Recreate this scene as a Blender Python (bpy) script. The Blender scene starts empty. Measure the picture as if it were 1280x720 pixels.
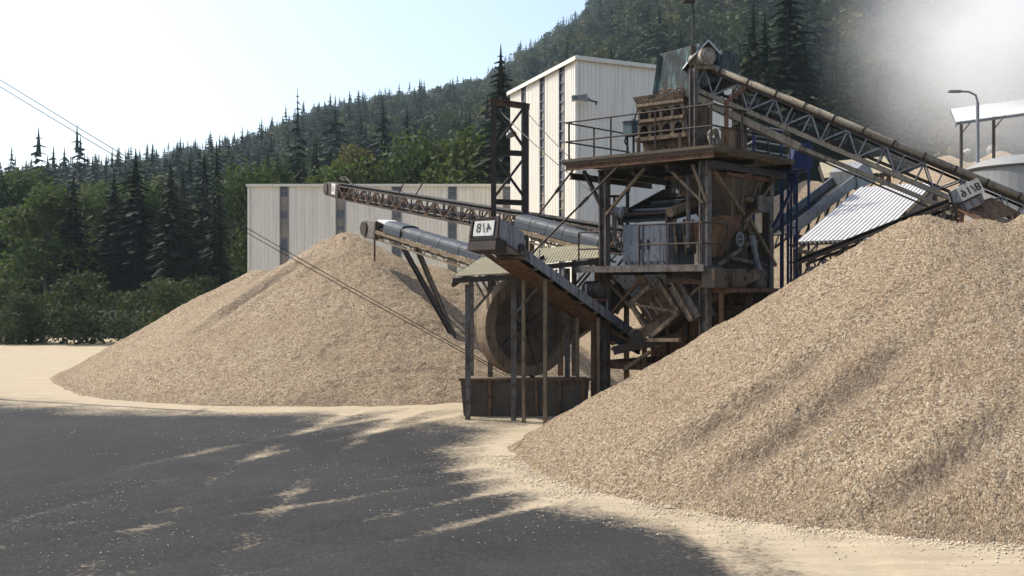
import bpy, math, random
import numpy as np
from mathutils import Vector, Matrix
R = math.radians
random.seed(7); rng = np.random.default_rng(7)
sc = bpy.context.scene
COL = sc.collection
F_PX, CAMZ = 1372.0, 4.0

def P(u, v, Y):                       # point seen at picture position (u,v) of the 1280x720 photograph, Y metres away
    return Vector(((u-640)/F_PX*Y, Y, CAMZ+(360-v)/F_PX*Y))

# ------------------------------------------------------------------ mesh helpers
class MB:
    def __init__(s): s.v=[]; s.f=[]
    def add(s, vs, fs):
        o=len(s.v); s.v += [Vector(a) for a in vs]; s.f += [tuple(i+o for i in f) for f in fs]; return s
    def box(s, c, size, ax=None):
        c=Vector(c); hx,hy,hz=[k/2 for k in size]
        X,Y,Z = ax if ax else (Vector((1,0,0)),Vector((0,1,0)),Vector((0,0,1)))
        vs=[c+X*(hx*a)+Y*(hy*b)+Z*(hz*d) for d in(-1,1) for a,b in((-1,-1),(1,-1),(1,1),(-1,1))]
        return s.add(vs,[(3,2,1,0),(4,5,6,7),(0,1,5,4),(1,2,6,5),(2,3,7,6),(3,0,4,7)])
    def beam(s, p, q, w, h, up=(0,0,1)):
        p=Vector(p); q=Vector(q); d=q-p; L=d.length
        if L<1e-6: return s
        d/=L; up=Vector(up)
        if abs(d.dot(up))>0.98: up=Vector((0.3,1,0)).normalized()
        X=d.cross(up).normalized(); Z=X.cross(d)
        return s.box((p+q)/2,(w,L,h),(X,d,Z))
    def ibeam(s, p, q, w, h, t=0.03, up=(0,0,1)):
        p=Vector(p); q=Vector(q); d=(q-p).normalized(); up=Vector(up)
        if abs(d.dot(up))>0.98: up=Vector((0.747,-0.664,0))
        X=d.cross(up).normalized(); Z=X.cross(d)
        a,b,t2=w/2,h/2,t/2
        prof=[(-a,-b),(a,-b),(a,-b+t),(t2,-b+t),(t2,b-t),(a,b-t),(a,b),(-a,b),(-a,b-t),(-t2,b-t),(-t2,-b+t),(-a,-b+t)]
        n=len(prof)
        vs=[p+X*x+Z*z for x,z in prof]+[q+X*x+Z*z for x,z in prof]
        fs=[(i,(i+1)%n,(i+1)%n+n,i+n) for i in range(n)]
        fs+=[(0,1,2,11),(2,3,10,11),(3,4,9,10),(4,5,8,9),(5,6,7,8)]
        fs+=[tuple(i+n for i in reversed(f)) for f in [(0,1,2,11),(2,3,10,11),(3,4,9,10),(4,5,8,9),(5,6,7,8)]]
        return s.add(vs,fs)
    def tube(s, p, q, r, n=10, r2=None, cap=True):
        p=Vector(p); q=Vector(q); d=(q-p).normalized(); r2=r if r2 is None else r2
        X=d.orthogonal().normalized(); Y=d.cross(X)
        vs=[p+(X*math.cos(t)+Y*math.sin(t))*r for t in [2*math.pi*i/n for i in range(n)]]
        vs+=[q+(X*math.cos(t)+Y*math.sin(t))*r2 for t in [2*math.pi*i/n for i in range(n)]]
        fs=[(i,(i+1)%n,n+(i+1)%n,n+i) for i in range(n)]
        if cap: fs+=[tuple(range(n-1,-1,-1)),tuple(range(n,2*n))]
        return s.add(vs,fs)
    def path(s, pts, r, n=8):
        pts=[Vector(p) for p in pts]; rings=[]
        for i,p in enumerate(pts):
            d=(pts[min(i+1,len(pts)-1)]-pts[max(i-1,0)]).normalized()
            X=d.cross(Vector((0.13,0.21,0.97))).normalized(); Y=d.cross(X)
            rings.append([p+(X*math.cos(t)+Y*math.sin(t))*r for t in [2*math.pi*k/n for k in range(n)]])
        vs=[v for g in rings for v in g]; fs=[]
        for i in range(len(pts)-1):
            for k in range(n): fs.append((i*n+k,i*n+(k+1)%n,(i+1)*n+(k+1)%n,(i+1)*n+k))
        fs+=[tuple(range(n-1,-1,-1)),tuple((len(pts)-1)*n+k for k in range(n))]
        return s.add(vs,fs)
    def hexa(s, lo, hi):             # two quads (4 points each, same order)
        return s.add(list(lo)+list(hi),[(3,2,1,0),(4,5,6,7),(0,1,5,4),(1,2,6,5),(2,3,7,6),(3,0,4,7)])
    def prism(s, pts, ext):          # polygon of 3D points extruded by vector
        n=len(pts); e=Vector(ext)
        return s.add([Vector(p) for p in pts]+[Vector(p)+e for p in pts],
                     [tuple(range(n-1,-1,-1)),tuple(range(n,2*n))]+[(i,(i+1)%n,n+(i+1)%n,n+i) for i in range(n)])
    def mesh(s, name, off=Vector((0,0,0)), smooth=False):
        m=bpy.data.meshes.new(name); m.from_pydata([tuple(v-off) for v in s.v],[],s.f); m.update()
        import bmesh
        b=bmesh.new(); b.from_mesh(m); bmesh.ops.recalc_face_normals(b,faces=b.faces); b.to_mesh(m); b.free()
        if smooth:
            for p in m.polygons: p.use_smooth=True
        return m

def np_mesh(name, V, F, smooth=False):
    m=bpy.data.meshes.new(name); V=np.asarray(V,np.float32); F=np.asarray(F,np.int32); k=F.shape[1]
    m.vertices.add(len(V)); m.vertices.foreach_set('co',V.ravel())
    m.loops.add(F.size); m.loops.foreach_set('vertex_index',F.ravel())
    m.polygons.add(len(F)); m.polygons.foreach_set('loop_start',np.arange(0,F.size,k,dtype=np.int32))
    if smooth: m.polygons.foreach_set('use_smooth',np.ones(len(F),bool))
    m.update(calc_edges=True); return m

def props(o, label=None, cat=None, group=None, kind=None):
    if label: o['label']=label
    if cat: o['category']=cat
    if group: o['group']=group
    if kind: o['kind']=kind
    return o
def thing(name, label, cat, loc=(0,0,0), group=None):
    o=bpy.data.objects.new(name,None); COL.objects.link(o); o.location=loc; o.empty_display_size=0.2
    return props(o,label,cat,group)
def root_of(o):
    off=Vector((0,0,0))
    while o: off+=o.location; o=o.parent
    return off
def part(root, name, mb, mat, parent=None, label=None, smooth=False, bevel=0):
    par=parent or root
    o=bpy.data.objects.new(name, mb.mesh(name, root_of(par), smooth)); COL.objects.link(o); o.parent=par
    o.data.materials.append(mat)
    if label: o['label']=label
    if bevel: add_bevel(o,bevel)
    return o
def single(name, mb, mat, label, cat, group=None, smooth=False, loc=None, kind=None):
    off=Vector(loc) if loc else sum(mb.v,Vector())/len(mb.v)
    if not loc: off.z=min(v.z for v in mb.v)
    o=bpy.data.objects.new(name, mb.mesh(name,off,smooth)); o.location=off; COL.objects.link(o)
    o.data.materials.append(mat); return props(o,label,cat,group,kind)
def add_bevel(o,w):
    b=o.modifiers.new('bevel','BEVEL'); b.width=w; b.segments=1; b.limit_method='ANGLE'; b.angle_limit=R(40)
def structure(o): o['kind']='structure'; return o
def dup(root, loc, label=None):
    r=root.copy(); COL.objects.link(r); r.location=loc
    if label: r['label']=label
    for ch in list(root.children):
        c=ch.copy(); COL.objects.link(c); c.parent=r
        for g in list(ch.children):
            d=g.copy(); COL.objects.link(d); d.parent=c
    return r

# ------------------------------------------------------------------ noise in numpy
def vnoise(x, y, seed=0):
    r=np.random.default_rng(seed); G=r.random((257,257)).astype(np.float32); G[256]=G[0]; G[:,256]=G[:,0]
    xi=np.floor(x).astype(int); yi=np.floor(y).astype(int); fx=x-xi; fy=y-yi
    fx=fx*fx*(3-2*fx); fy=fy*fy*(3-2*fy); xi&=255; yi&=255
    return (G[xi,yi]*(1-fx)+G[xi+1,yi]*fx)*(1-fy)+(G[xi,yi+1]*(1-fx)+G[xi+1,yi+1]*fx)*fy
def fbm(x,y,seed=0,o=4):
    s=0; a=0.5
    for k in range(o): s=s+a*(vnoise(x*2**k,y*2**k,seed+k)-0.5)*2; a*=0.5
    return s

# ------------------------------------------------------------------ materials
def new_mat(name):
    m=bpy.data.materials.new(name); m.use_nodes=True; nt=m.node_tree
    return m, nt, nt.nodes['Principled BSDF']
def N(nt, t, **kw):
    n=nt.nodes.new(t)
    for k,v in kw.items():
        if k in n.inputs: n.inputs[k].default_value=v
        else: setattr(n,k,v)
    return n
def ramp(nt, src, stops):
    r=nt.nodes.new('ShaderNodeValToRGB'); e=r.color_ramp.elements
    while len(e)<len(stops): e.new(0.5)
    for i,(p,c) in enumerate(stops):
        e[i].position=p; e[i].color=(c,c,c,1) if not isinstance(c,(tuple,list)) else (*c,1)
    nt.links.new(src,r.inputs[0]); return r.outputs['Color']
def mix(nt, fac, a, b, mode='MIX'):
    m=nt.nodes.new('ShaderNodeMix'); m.data_type='RGBA'; m.blend_type=mode
    for sock,val in((m.inputs[0],fac),(m.inputs[6],a),(m.inputs[7],b)):
        if hasattr(val,'is_linked'): nt.links.new(val,sock)
        else: sock.default_value = val if not isinstance(val,(tuple,list)) else (*val[:3],1)
    return m.outputs[2]
def coords(nt, scale=(1,1,1), world=False):
    if world: src=N(nt,'ShaderNodeNewGeometry').outputs['Position']
    else: src=N(nt,'ShaderNodeTexCoord').outputs['Object']
    mp=N(nt,'ShaderNodeMapping'); mp.inputs['Scale'].default_value=scale
    nt.links.new(src,mp.inputs[0]); return mp.outputs[0]
def noise(nt, vec, scale, detail=5, rough=0.6):
    n=N(nt,'ShaderNodeTexNoise',Scale=scale,Detail=detail,Roughness=rough); nt.links.new(vec,n.inputs['Vector']); return n.outputs[0]
def bump(nt, bs, h, strength, dist):
    b=N(nt,'ShaderNodeBump',Strength=strength,Distance=dist); nt.links.new(h,b.inputs['Height']); nt.links.new(b.outputs[0],bs.inputs['Normal'])

def worn(name, base, second, dirt, a=0.5, rust=0.5, rough=0.6, metal=0.0, streak=True, sc_=1.0):
    """painted or bare steel with patches of a second colour, rust spots and run-down streaks"""
    m,nt,bs=new_mat(name); v=coords(nt,world=True)
    n1=noise(nt,v,1.3*sc_,6,0.65); c=mix(nt,ramp(nt,n1,[(0.35,0),(0.65,1)]),base,second)
    n2=noise(nt,v,5.0*sc_,8,0.7)
    c=mix(nt,ramp(nt,n2,[(1-rust-0.02,0),(1-rust+0.10,1)]),c,dirt)
    if streak:
        vs=coords(nt,(9*sc_,9*sc_,0.7*sc_),world=True); n3=noise(nt,vs,1.0,4,0.6)
        f=ramp(nt,n3,[(0.50,0),(0.68,a)]); c=mix(nt,f,c,tuple(k*0.55 for k in dirt))
    n4=noise(nt,v,22,4); c=mix(nt,ramp(nt,n4,[(0.3,0),(0.7,0.35)]),c,tuple(k*0.6 for k in base))
    nt.links.new(c,bs.inputs['Base Color']); bs.inputs['Metallic'].default_value=metal
    nt.links.new(ramp(nt,n2,[(0.3,rough-0.12),(0.7,min(1,rough+0.2))]),bs.inputs['Roughness'])
    bump(nt,bs,n2,0.35,0.015); bs.inputs['Specular IOR Level'].default_value=0.3; return m

M={}
M['steel']=worn('weathered_blue_grey_steel',(0.115,0.108,0.100),(0.165,0.145,0.120),(0.085,0.050,0.028),0.85,0.50,0.6)
M['dark']=worn('dark_rusty_steel',(0.028,0.021,0.017),(0.055,0.038,0.027),(0.085,0.046,0.026),0.5,0.40,0.65)
M['rust']=worn('brown_rusty_steel',(0.115,0.056,0.032),(0.20,0.115,0.062),(0.045,0.026,0.018),0.7,0.46,0.8)
M['tan']=worn('dusty_tan_steel',(0.23,0.172,0.108),(0.15,0.104,0.062),(0.050,0.032,0.021),0.85,0.43,0.8)
M['grime']=worn('grimy_tan_casting',(0.28,0.205,0.130),(0.13,0.088,0.055),(0.030,0.022,0.016),0.9,0.49,0.85,0,True,1.6)
M['murk']=worn('grease_stained_sheet',(0.12,0.094,0.066),(0.065,0.052,0.040),(0.20,0.14,0.085),0.8,0.42,0.8)
M['belt']=worn('conveyor_rubber',(0.022,0.021,0.020),(0.04,0.036,0.032),(0.12,0.10,0.075),0.2,0.38,0.8)
M['dust']=worn('dust_covered_cover',(0.30,0.26,0.19),(0.22,0.185,0.135),(0.08,0.058,0.04),0.7,0.42,0.8)
M['teal']=worn('oxidised_green_sheet',(0.016,0.018,0.018),(0.030,0.046,0.048),(0.26,0.42,0.40),0.8,0.36,0.65,0,True,1.3)
M['tealbox']=worn('faded_teal_paint',(0.07,0.11,0.115),(0.10,0.14,0.14),(0.03,0.03,0.028),0.6,0.4,0.6)
M['box']=worn('scratched_pale_blue_paint',(0.20,0.212,0.23),(0.27,0.275,0.28),(0.055,0.038,0.028),0.9,0.42,0.6)
M['cover']=worn('dark_blue_grey_cover',(0.026,0.033,0.042),(0.038,0.047,0.060),(0.09,0.08,0.065),0.3,0.28,0.6)
M['blue']=worn('deep_blue_paint',(0.006,0.014,0.060),(0.009,0.02,0.08),(0.014,0.013,0.016),0.4,0.34,0.5)
M['roofbeige']=worn('beige_roof_sheet',(0.33,0.295,0.195),(0.27,0.24,0.16),(0.13,0.105,0.07),0.4,0.38,0.75)
M['roofwhite']=worn('bright_metal_roof',(0.60,0.595,0.58),(0.52,0.515,0.50),(0.36,0.33,0.29),0.2,0.28,0.5)
M['concrete']=worn('pale_concrete',(0.34,0.335,0.31),(0.28,0.275,0.255),(0.2,0.18,0.15),0.4,0.36,0.85)
M['gal']=worn('galvanised_steel',(0.27,0.275,0.28),(0.19,0.195,0.20),(0.08,0.065,0.05),0.6,0.42,0.5,0.2)
M['cable']=worn('steel_wire',(0.03,0.03,0.03),(0.05,0.045,0.04),(0.06,0.04,0.03),0,0.4,0.6,0,False)
M['motor']=worn('dusty_motor_casting',(0.36,0.32,0.25),(0.26,0.225,0.17),(0.06,0.045,0.03),0.7,0.44,0.7)
M['wood']=worn('grey_timber',(0.16,0.13,0.10),(0.20,0.17,0.13),(0.08,0.06,0.05),0.6,0.4,0.9)
M['slope']=worn('quarry_face',(0.40,0.34,0.25),(0.30,0.26,0.20),(0.20,0.17,0.13),0.6,0.45,0.95,0,True,0.12)

def cladding(name, base):
    m,nt,bs=new_mat(name); v=coords(nt,(1,1,1),True)
    n=noise(nt,v,0.25,5); c=mix(nt,ramp(nt,n,[(0.3,0),(0.7,1)]),base,tuple(k*0.9 for k in base))
    vs=coords(nt,(3.2,3.2,0.12),True); n2=noise(nt,vs,1.0,3); c=mix(nt,ramp(nt,n2,[(0.50,0),(0.78,0.35)]),c,(0.30,0.27,0.21))
    nt.links.new(c,bs.inputs['Base Color']); bs.inputs['Roughness'].default_value=0.45; return m
M['clad']=cladding('cream_wall_sheet',(0.76,0.715,0.61))
M['trim']=cladding('pale_edge_trim',(0.66,0.63,0.54))

def pane_mat():
    m,nt,bs=new_mat('grey_window_pane'); v=coords(nt,(0.02,0.02,0.55),True)
    n=noise(nt,v,1.0,1); vb=coords(nt,(0.4,0.4,0.9),True); n2=noise(nt,vb,1.6,3)
    c=mix(nt,ramp(nt,n2,[(0.38,0),(0.62,1)]),(0.075,0.080,0.095),(0.13,0.13,0.14))
    c=mix(nt,ramp(nt,n,[(0.56,0),(0.60,0.8)]),c,(0.30,0.24,0.17))  # reflections and the view behind are put into the colour as tan bands
    nt.links.new(c,bs.inputs['Base Color']); bs.inputs['Roughness'].default_value=0.25; return m
M['pane']=pane_mat()

def gravel_mat():
    m,nt,bs=new_mat('crushed_limestone_gravel'); v=coords(nt,(1,1,1),True)
    vo=N(nt,'ShaderNodeTexVoronoi',Scale=24.0); nt.links.new(v,vo.inputs['Vector'])
    vo2=N(nt,'ShaderNodeTexVoronoi',Scale=55.0); nt.links.new(v,vo2.inputs['Vector'])
    sep=N(nt,'ShaderNodeSeparateColor'); nt.links.new(vo.outputs['Color'],sep.inputs[0])
    c=ramp(nt,sep.outputs[0],[(0.0,(0.18,0.116,0.066)),(0.30,(0.40,0.287,0.168)),(0.65,(0.525,0.393,0.242)),(0.9,(0.72,0.59,0.41)),(1.0,(0.25,0.20,0.155))])
    big=noise(nt,v,0.45,5); c=mix(nt,ramp(nt,big,[(0.35,0),(0.7,0.45)]),c,(0.36,0.245,0.145))
    ca=N(nt,'ShaderNodeAttribute',attribute_name='coarse_shade'); gn=noise(nt,v,2.2,5,0.7); mm=N(nt,'ShaderNodeMath',operation='MULTIPLY'); nt.links.new(ca.outputs['Fac'],mm.inputs[0]); nt.links.new(ramp(nt,gn,[(0.3,0.25),(0.65,0.8)]),mm.inputs[1])
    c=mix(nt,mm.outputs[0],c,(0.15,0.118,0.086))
    sep2=N(nt,'ShaderNodeSeparateColor'); nt.links.new(vo2.outputs['Color'],sep2.inputs[0])
    c=mix(nt,0.55,c,ramp(nt,sep2.outputs[1],[(0,0.25),(1,0.95)]),'OVERLAY')
    nt.links.new(c,bs.inputs['Base Color']); bs.inputs['Roughness'].default_value=0.95
    mth=N(nt,'ShaderNodeMath',operation='ADD'); nt.links.new(vo.outputs['Distance'],mth.inputs[0]); nt.links.new(vo2.outputs['Distance'],mth.inputs[1])
    inv=N(nt,'ShaderNodeMath',operation='MULTIPLY'); inv.inputs[1].default_value=-1; nt.links.new(mth.outputs[0],inv.inputs[0])
    bump(nt,bs,inv.outputs[0],1.0,0.085); return m
M['gravel']=gravel_mat()

def yard_mat():
    m,nt,bs=new_mat('yard_surface'); v=coords(nt,(1,1,1),True)
    at=N(nt,'ShaderNodeAttribute',attribute_name='sand'); 
    n1=noise(nt,v,0.5,6,0.65); n2=noise(nt,v,9,6,0.7); n3=noise(nt,v,60,3)
    asp=mix(nt,ramp(nt,n1,[(0.3,0),(0.7,1)]),(0.020,0.020,0.020),(0.031,0.031,0.030))
    n5=noise(nt,v,0.14,4,0.55); asp=mix(nt,ramp(nt,n5,[(0.42,0),(0.58,0.55)]),asp,(0.013,0.013,0.014))
    asp=mix(nt,ramp(nt,n2,[(0.5,0),(0.7,0.35)]),asp,(0.065,0.060,0.053))
    vo=N(nt,'ShaderNodeTexVoronoi',Scale=45.0); nt.links.new(v,vo.inputs['Vector'])
    sp=N(nt,'ShaderNodeSeparateColor'); nt.links.new(vo.outputs['Color'],sp.inputs[0])
    asp=mix(nt,ramp(nt,sp.outputs[0],[(0.8,0),(0.95,0.5)]),asp,(0.075,0.070,0.062))
    vt=coords(nt,(0.6,3.5,1),True); n4=noise(nt,vt,1.0,5)
    snd=mix(nt,ramp(nt,n4,[(0.35,0),(0.65,1)]),(0.39,0.325,0.225),(0.30,0.245,0.165))
    snd=mix(nt,ramp(nt,n2,[(0.45,0),(0.75,0.5)]),snd,(0.24,0.19,0.13))
    fz=N(nt,'ShaderNodeMath',operation='ADD'); nt.links.new(at.outputs['Fac'],fz.inputs[0])
    w=N(nt,'ShaderNodeMath',operation='MULTIPLY_ADD'); w.inputs[1].default_value=0.9; w.inputs[2].default_value=-0.45; nt.links.new(n1,w.inputs[0]); nt.links.new(w.outputs[0],fz.inputs[1])
    w2=N(nt,'ShaderNodeMath',operation='MULTIPLY_ADD'); w2.inputs[1].default_value=1.1; w2.inputs[2].default_value=-0.55; nt.links.new(n2,w2.inputs[0])
    f2=N(nt,'ShaderNodeMath',operation='ADD'); nt.links.new(fz.outputs[0],f2.inputs[0]); nt.links.new(w2.outputs[0],f2.inputs[1])
    c=mix(nt,ramp(nt,f2.outputs[0],[(0.27,0),(0.5,0.45),(0.73,1)]),asp,snd)
    nt.links.new(c,bs.inputs['Base Color']); bs.inputs['Roughness'].default_value=0.95; bs.inputs['Specular IOR Level'].default_value=0.15
    ad=N(nt,'ShaderNodeMath',operation='ADD'); nt.links.new(n2,ad.inputs[0]); nt.links.new(n3,ad.inputs[1])
    bump(nt,bs,ad.outputs[0],0.5,0.02); return m
M['yard']=yard_mat()
def simple(name, c1, c2, scale, rough=0.9, b=0.3, dist=0.1):
    m,nt,bs=new_mat(name); v=coords(nt,(1,1,1),True); n=noise(nt,v,scale,6,0.65)
    nt.links.new(mix(nt,ramp(nt,n,[(0.3,0),(0.7,1)]),c1,c2),bs.inputs['Base Color']); bs.inputs['Roughness'].default_value=rough
    bump(nt,bs,n,b,dist); return m
M['earth']=simple('grass_and_earth',(0.06,0.08,0.03),(0.10,0.09,0.05),0.3)
M['forestfloor']=simple('forest_floor',(0.012,0.019,0.010),(0.018,0.025,0.012),0.05)
M['bark']=simple('tree_bark',(0.07,0.055,0.04),(0.11,0.09,0.07),3)
M['sign']=worn('dusty_white_sign_plate',(0.66,0.645,0.59),(0.56,0.54,0.48),(0.30,0.25,0.18),0.45,0.40,0.55,0,True,2.5)
M['ink']=simple('black_lettering',(0.015,0.015,0.015),(0.03,0.03,0.03),9,0.6,0,0.01)
M['stone']=simple('pale_limestone_stones',(0.60,0.50,0.36),(0.42,0.34,0.24),40,0.9,0,0.01)
M['tank']=simple('dull_grey_tank_paint',(0.22,0.225,0.22),(0.17,0.175,0.17),0.8,0.7,0.05)
M['lampglass']=simple('lamp_glass',(0.7,0.7,0.68),(0.6,0.6,0.58),3,0.15,0,0.01)

def leaf_mat(name, stops, use_attr=False):
    m,nt,bs=new_mat(name)
    if use_attr: f=N(nt,'ShaderNodeAttribute',attribute_name='tint').outputs['Fac']
    else: f=N(nt,'ShaderNodeObjectInfo').outputs['Random']
    c=ramp(nt,f,stops)
    n=noise(nt,coords(nt,(1,1,1),True),0.8 if not use_attr else 0.12,3)
    c=mix(nt,ramp(nt,n,[(0.3,0),(0.7,0.6)]),c,tuple(k*0.6 for k in stops[0][1]))
    nt.links.new(c,bs.inputs['Base Color']); bs.inputs['Roughness'].default_value=0.75
    bs.inputs['Specular IOR Level'].default_value=0.25
    tr=N(nt,'ShaderNodeBsdfTranslucent'); nt.links.new(c,tr.inputs['Color'])
    ms=N(nt,'ShaderNodeMixShader'); ms.inputs[0].default_value=0.42 if not use_attr else 0.3
    nt.links.new(bs.outputs[0],ms.inputs[1]); nt.links.new(tr.outputs[0],ms.inputs[2])
    nt.links.new(ms.outputs[0],nt.nodes['Material Output'].inputs['Surface']); return m
M['needle']=leaf_mat('conifer_needles',[(0,(0.012,0.022,0.013)),(0.5,(0.017,0.029,0.015)),(1,(0.025,0.036,0.017))])
M['leaf']=leaf_mat('broad_leaves',[(0,(0.050,0.078,0.017)),(0.5,(0.072,0.100,0.022)),(1,(0.034,0.058,0.015))])
M['autumn']=leaf_mat('turning_leaves',[(0,(0.12,0.105,0.03)),(0.5,(0.115,0.11,0.03)),(1,(0.10,0.10,0.03))])
M['wood_mass']=leaf_mat('hill_forest_leaves',[(0,(0.007,0.018,0.010)),(0.40,(0.016,0.031,0.012)),(0.85,(0.050,0.068,0.018)),(1,(0.11,0.10,0.025))],True)
M['hedge']=leaf_mat('hedge_leaves',[(0,(0.035,0.05,0.014)),(1,(0.05,0.066,0.02))])

# ------------------------------------------------------------------ world, sun, camera
SUN=Vector((-0.78,0.36,0.96)).normalized()
el=math.asin(SUN.z); az=math.atan2(SUN.x,SUN.y)
w=bpy.data.worlds.new('World'); sc.world=w; w.use_nodes=True; nt=w.node_tree
sky=nt.nodes.new('ShaderNodeTexSky'); sky.sky_type='NISHITA'; sky.sun_disc=False
sky.sun_elevation=el; sky.sun_rotation=az; sky.air_density=0.85; sky.dust_density=5.0; sky.ozone_density=1.0; sky.altitude=600
nt.links.new(sky.outputs[0],nt.nodes['Background'].inputs[0]); nt.nodes['Background'].inputs[1].default_value=0.128
ld=bpy.data.lights.new('sun','SUN'); ld.energy=3.1; ld.angle=R(0.53); ld.color=(1.0,0.95,0.87)
lo=bpy.data.objects.new('sun',ld); COL.objects.link(lo); lo.rotation_euler=SUN.to_track_quat('Z','Y').to_euler(); lo.location=(-30,20,60)
cam=bpy.data.cameras.new('camera'); co=bpy.data.objects.new('camera',cam); COL.objects.link(co)
co.location=(0,0,CAMZ); co.rotation_euler=(R(90),0,0); cam.sensor_width=36; cam.lens=36*F_PX/1280; cam.clip_end=12000; cam.clip_start=0.1
sc.camera=co
sc.view_settings.view_transform='Standard'; sc.view_settings.look='None'; sc.view_settings.gamma=1; sc.view_settings.exposure=1.08
sc.view_settings.use_curve_mapping=False
sc.cycles.use_denoising=True
sc.cycles.max_bounces=6; sc.cycles.volume_bounces=0

# ------------------------------------------------------------------ ground, yard
def link_mesh(name, m, mat, **kw):
    o=bpy.data.objects.new(name,m); COL.objects.link(o); m.materials.append(mat); return props(o,**kw)
g=[(-4000,-60,-0.05),(4000,-60,-0.05),(4000,6500,-0.05),(-4000,6500,-0.05)]
link_mesh('ground',np_mesh('ground',g,[(0,1,2,3)]),M['earth'],kind='structure')

PILE=[(10.0,26.6,5.86),(11.4,26.8,5.80),(13.2,27,6.1),(14.8,27.4,6.3),(18,27.5,6.3)]          # x, y, height of the cones that make the near pile
def pile_h(x,y,cones,slope=0.60,k=0.12):
    hs=[]
    for cx,cy,H in cones:
        d=np.sqrt((x-cx)**2+(y-cy)**2)
        hs.append(H-slope*(np.sqrt(d*d+0.25)-0.25))
    h=np.stack(hs); mx=h.max(0)
    return mx+k*np.log(np.exp((h-mx)/k).sum(0))*0.8
def build_yard():
    xs=np.concatenate([np.arange(-70,-26,1.0),np.arange(-26,26,0.16),np.arange(26,70,1.0)])
    ys=np.concatenate([np.arange(-20,9,1.0),np.arange(9,30,0.16),np.arange(30,46,0.4),np.arange(46,100,1.2)])
    X,Y=np.meshgrid(xs,ys,indexing='ij')
    Z=0.035+0.03*fbm(X*0.4,Y*0.4,11)+0.012*fbm(X*2,Y*2,15)
    ruts=np.zeros_like(X)
    for x0,a,b,c in((-9,0.6,-6,18),(-2.5,0.35,-10,24),(-14,1.0,4,14),(2.5,-0.35,6,20),(-5.2,0.9,-2,30)):
        xc=x0+a*(Y-14)+b*np.sin((Y-8)/c)
        for s in(-0.95,0.95):
            d=(X-xc-s)/0.28
            ruts+=np.exp(-d*d)*(0.6+0.5*fbm(X*0.5,Y*0.3,33))
    Z-=0.035*ruts; Z+=0.012*np.clip(ruts,0,1)*np.sin(Y*14)*0.5
    h=pile_h(X,Y,PILE)
    toe=np.clip((h+1.5)/1.5,0,1); 
    hf=pile_h(X,Y,FARPILE,0.58); toe2=np.clip((hf+2.2)/2.2,0,1)
    plant=np.exp(-(((X-3)/9)**2+((Y-37)/7)**2))
    right=1/(1+np.exp(-(X-3.4)/0.7))
    back=1/(1+np.exp(-(Y-37-2*np.sin(X*.2))/1.6))
    sand=np.maximum.reduce([toe,toe2,plant,right*0.95,back])
    trk=np.clip(ruts,0,1)*np.clip(.25+.9*vnoise(X*.35,Y*.35,61),0,1)
    sand=np.clip(sand+0.60*trk+0.14*(vnoise(X*.16,Y*.16,63)-.45)-.25*np.clip(ruts,0,1)*(sand>.7),0,1)
    n0,n1=X.shape; V=np.stack([X,Y,np.maximum(Z,0.004)],-1).reshape(-1,3)
    idx=np.arange(n0*n1).reshape(n0,n1)
    Fq=np.stack([idx[:-1,:-1],idx[1:,:-1],idx[1:,1:],idx[:-1,1:]],-1).reshape(-1,4)
    m=np_mesh('yard',V,Fq,True); at=m.attributes.new('sand','FLOAT','POINT'); at.data.foreach_set('value',sand.reshape(-1).astype(np.float32))
    link_mesh('yard',m,M['yard'],kind='structure')
FARPILE=[(-7.2,48.0,6.5),(-3.6,48.6,5.15),(-11.5,50,5.0)]
build_yard()

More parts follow.
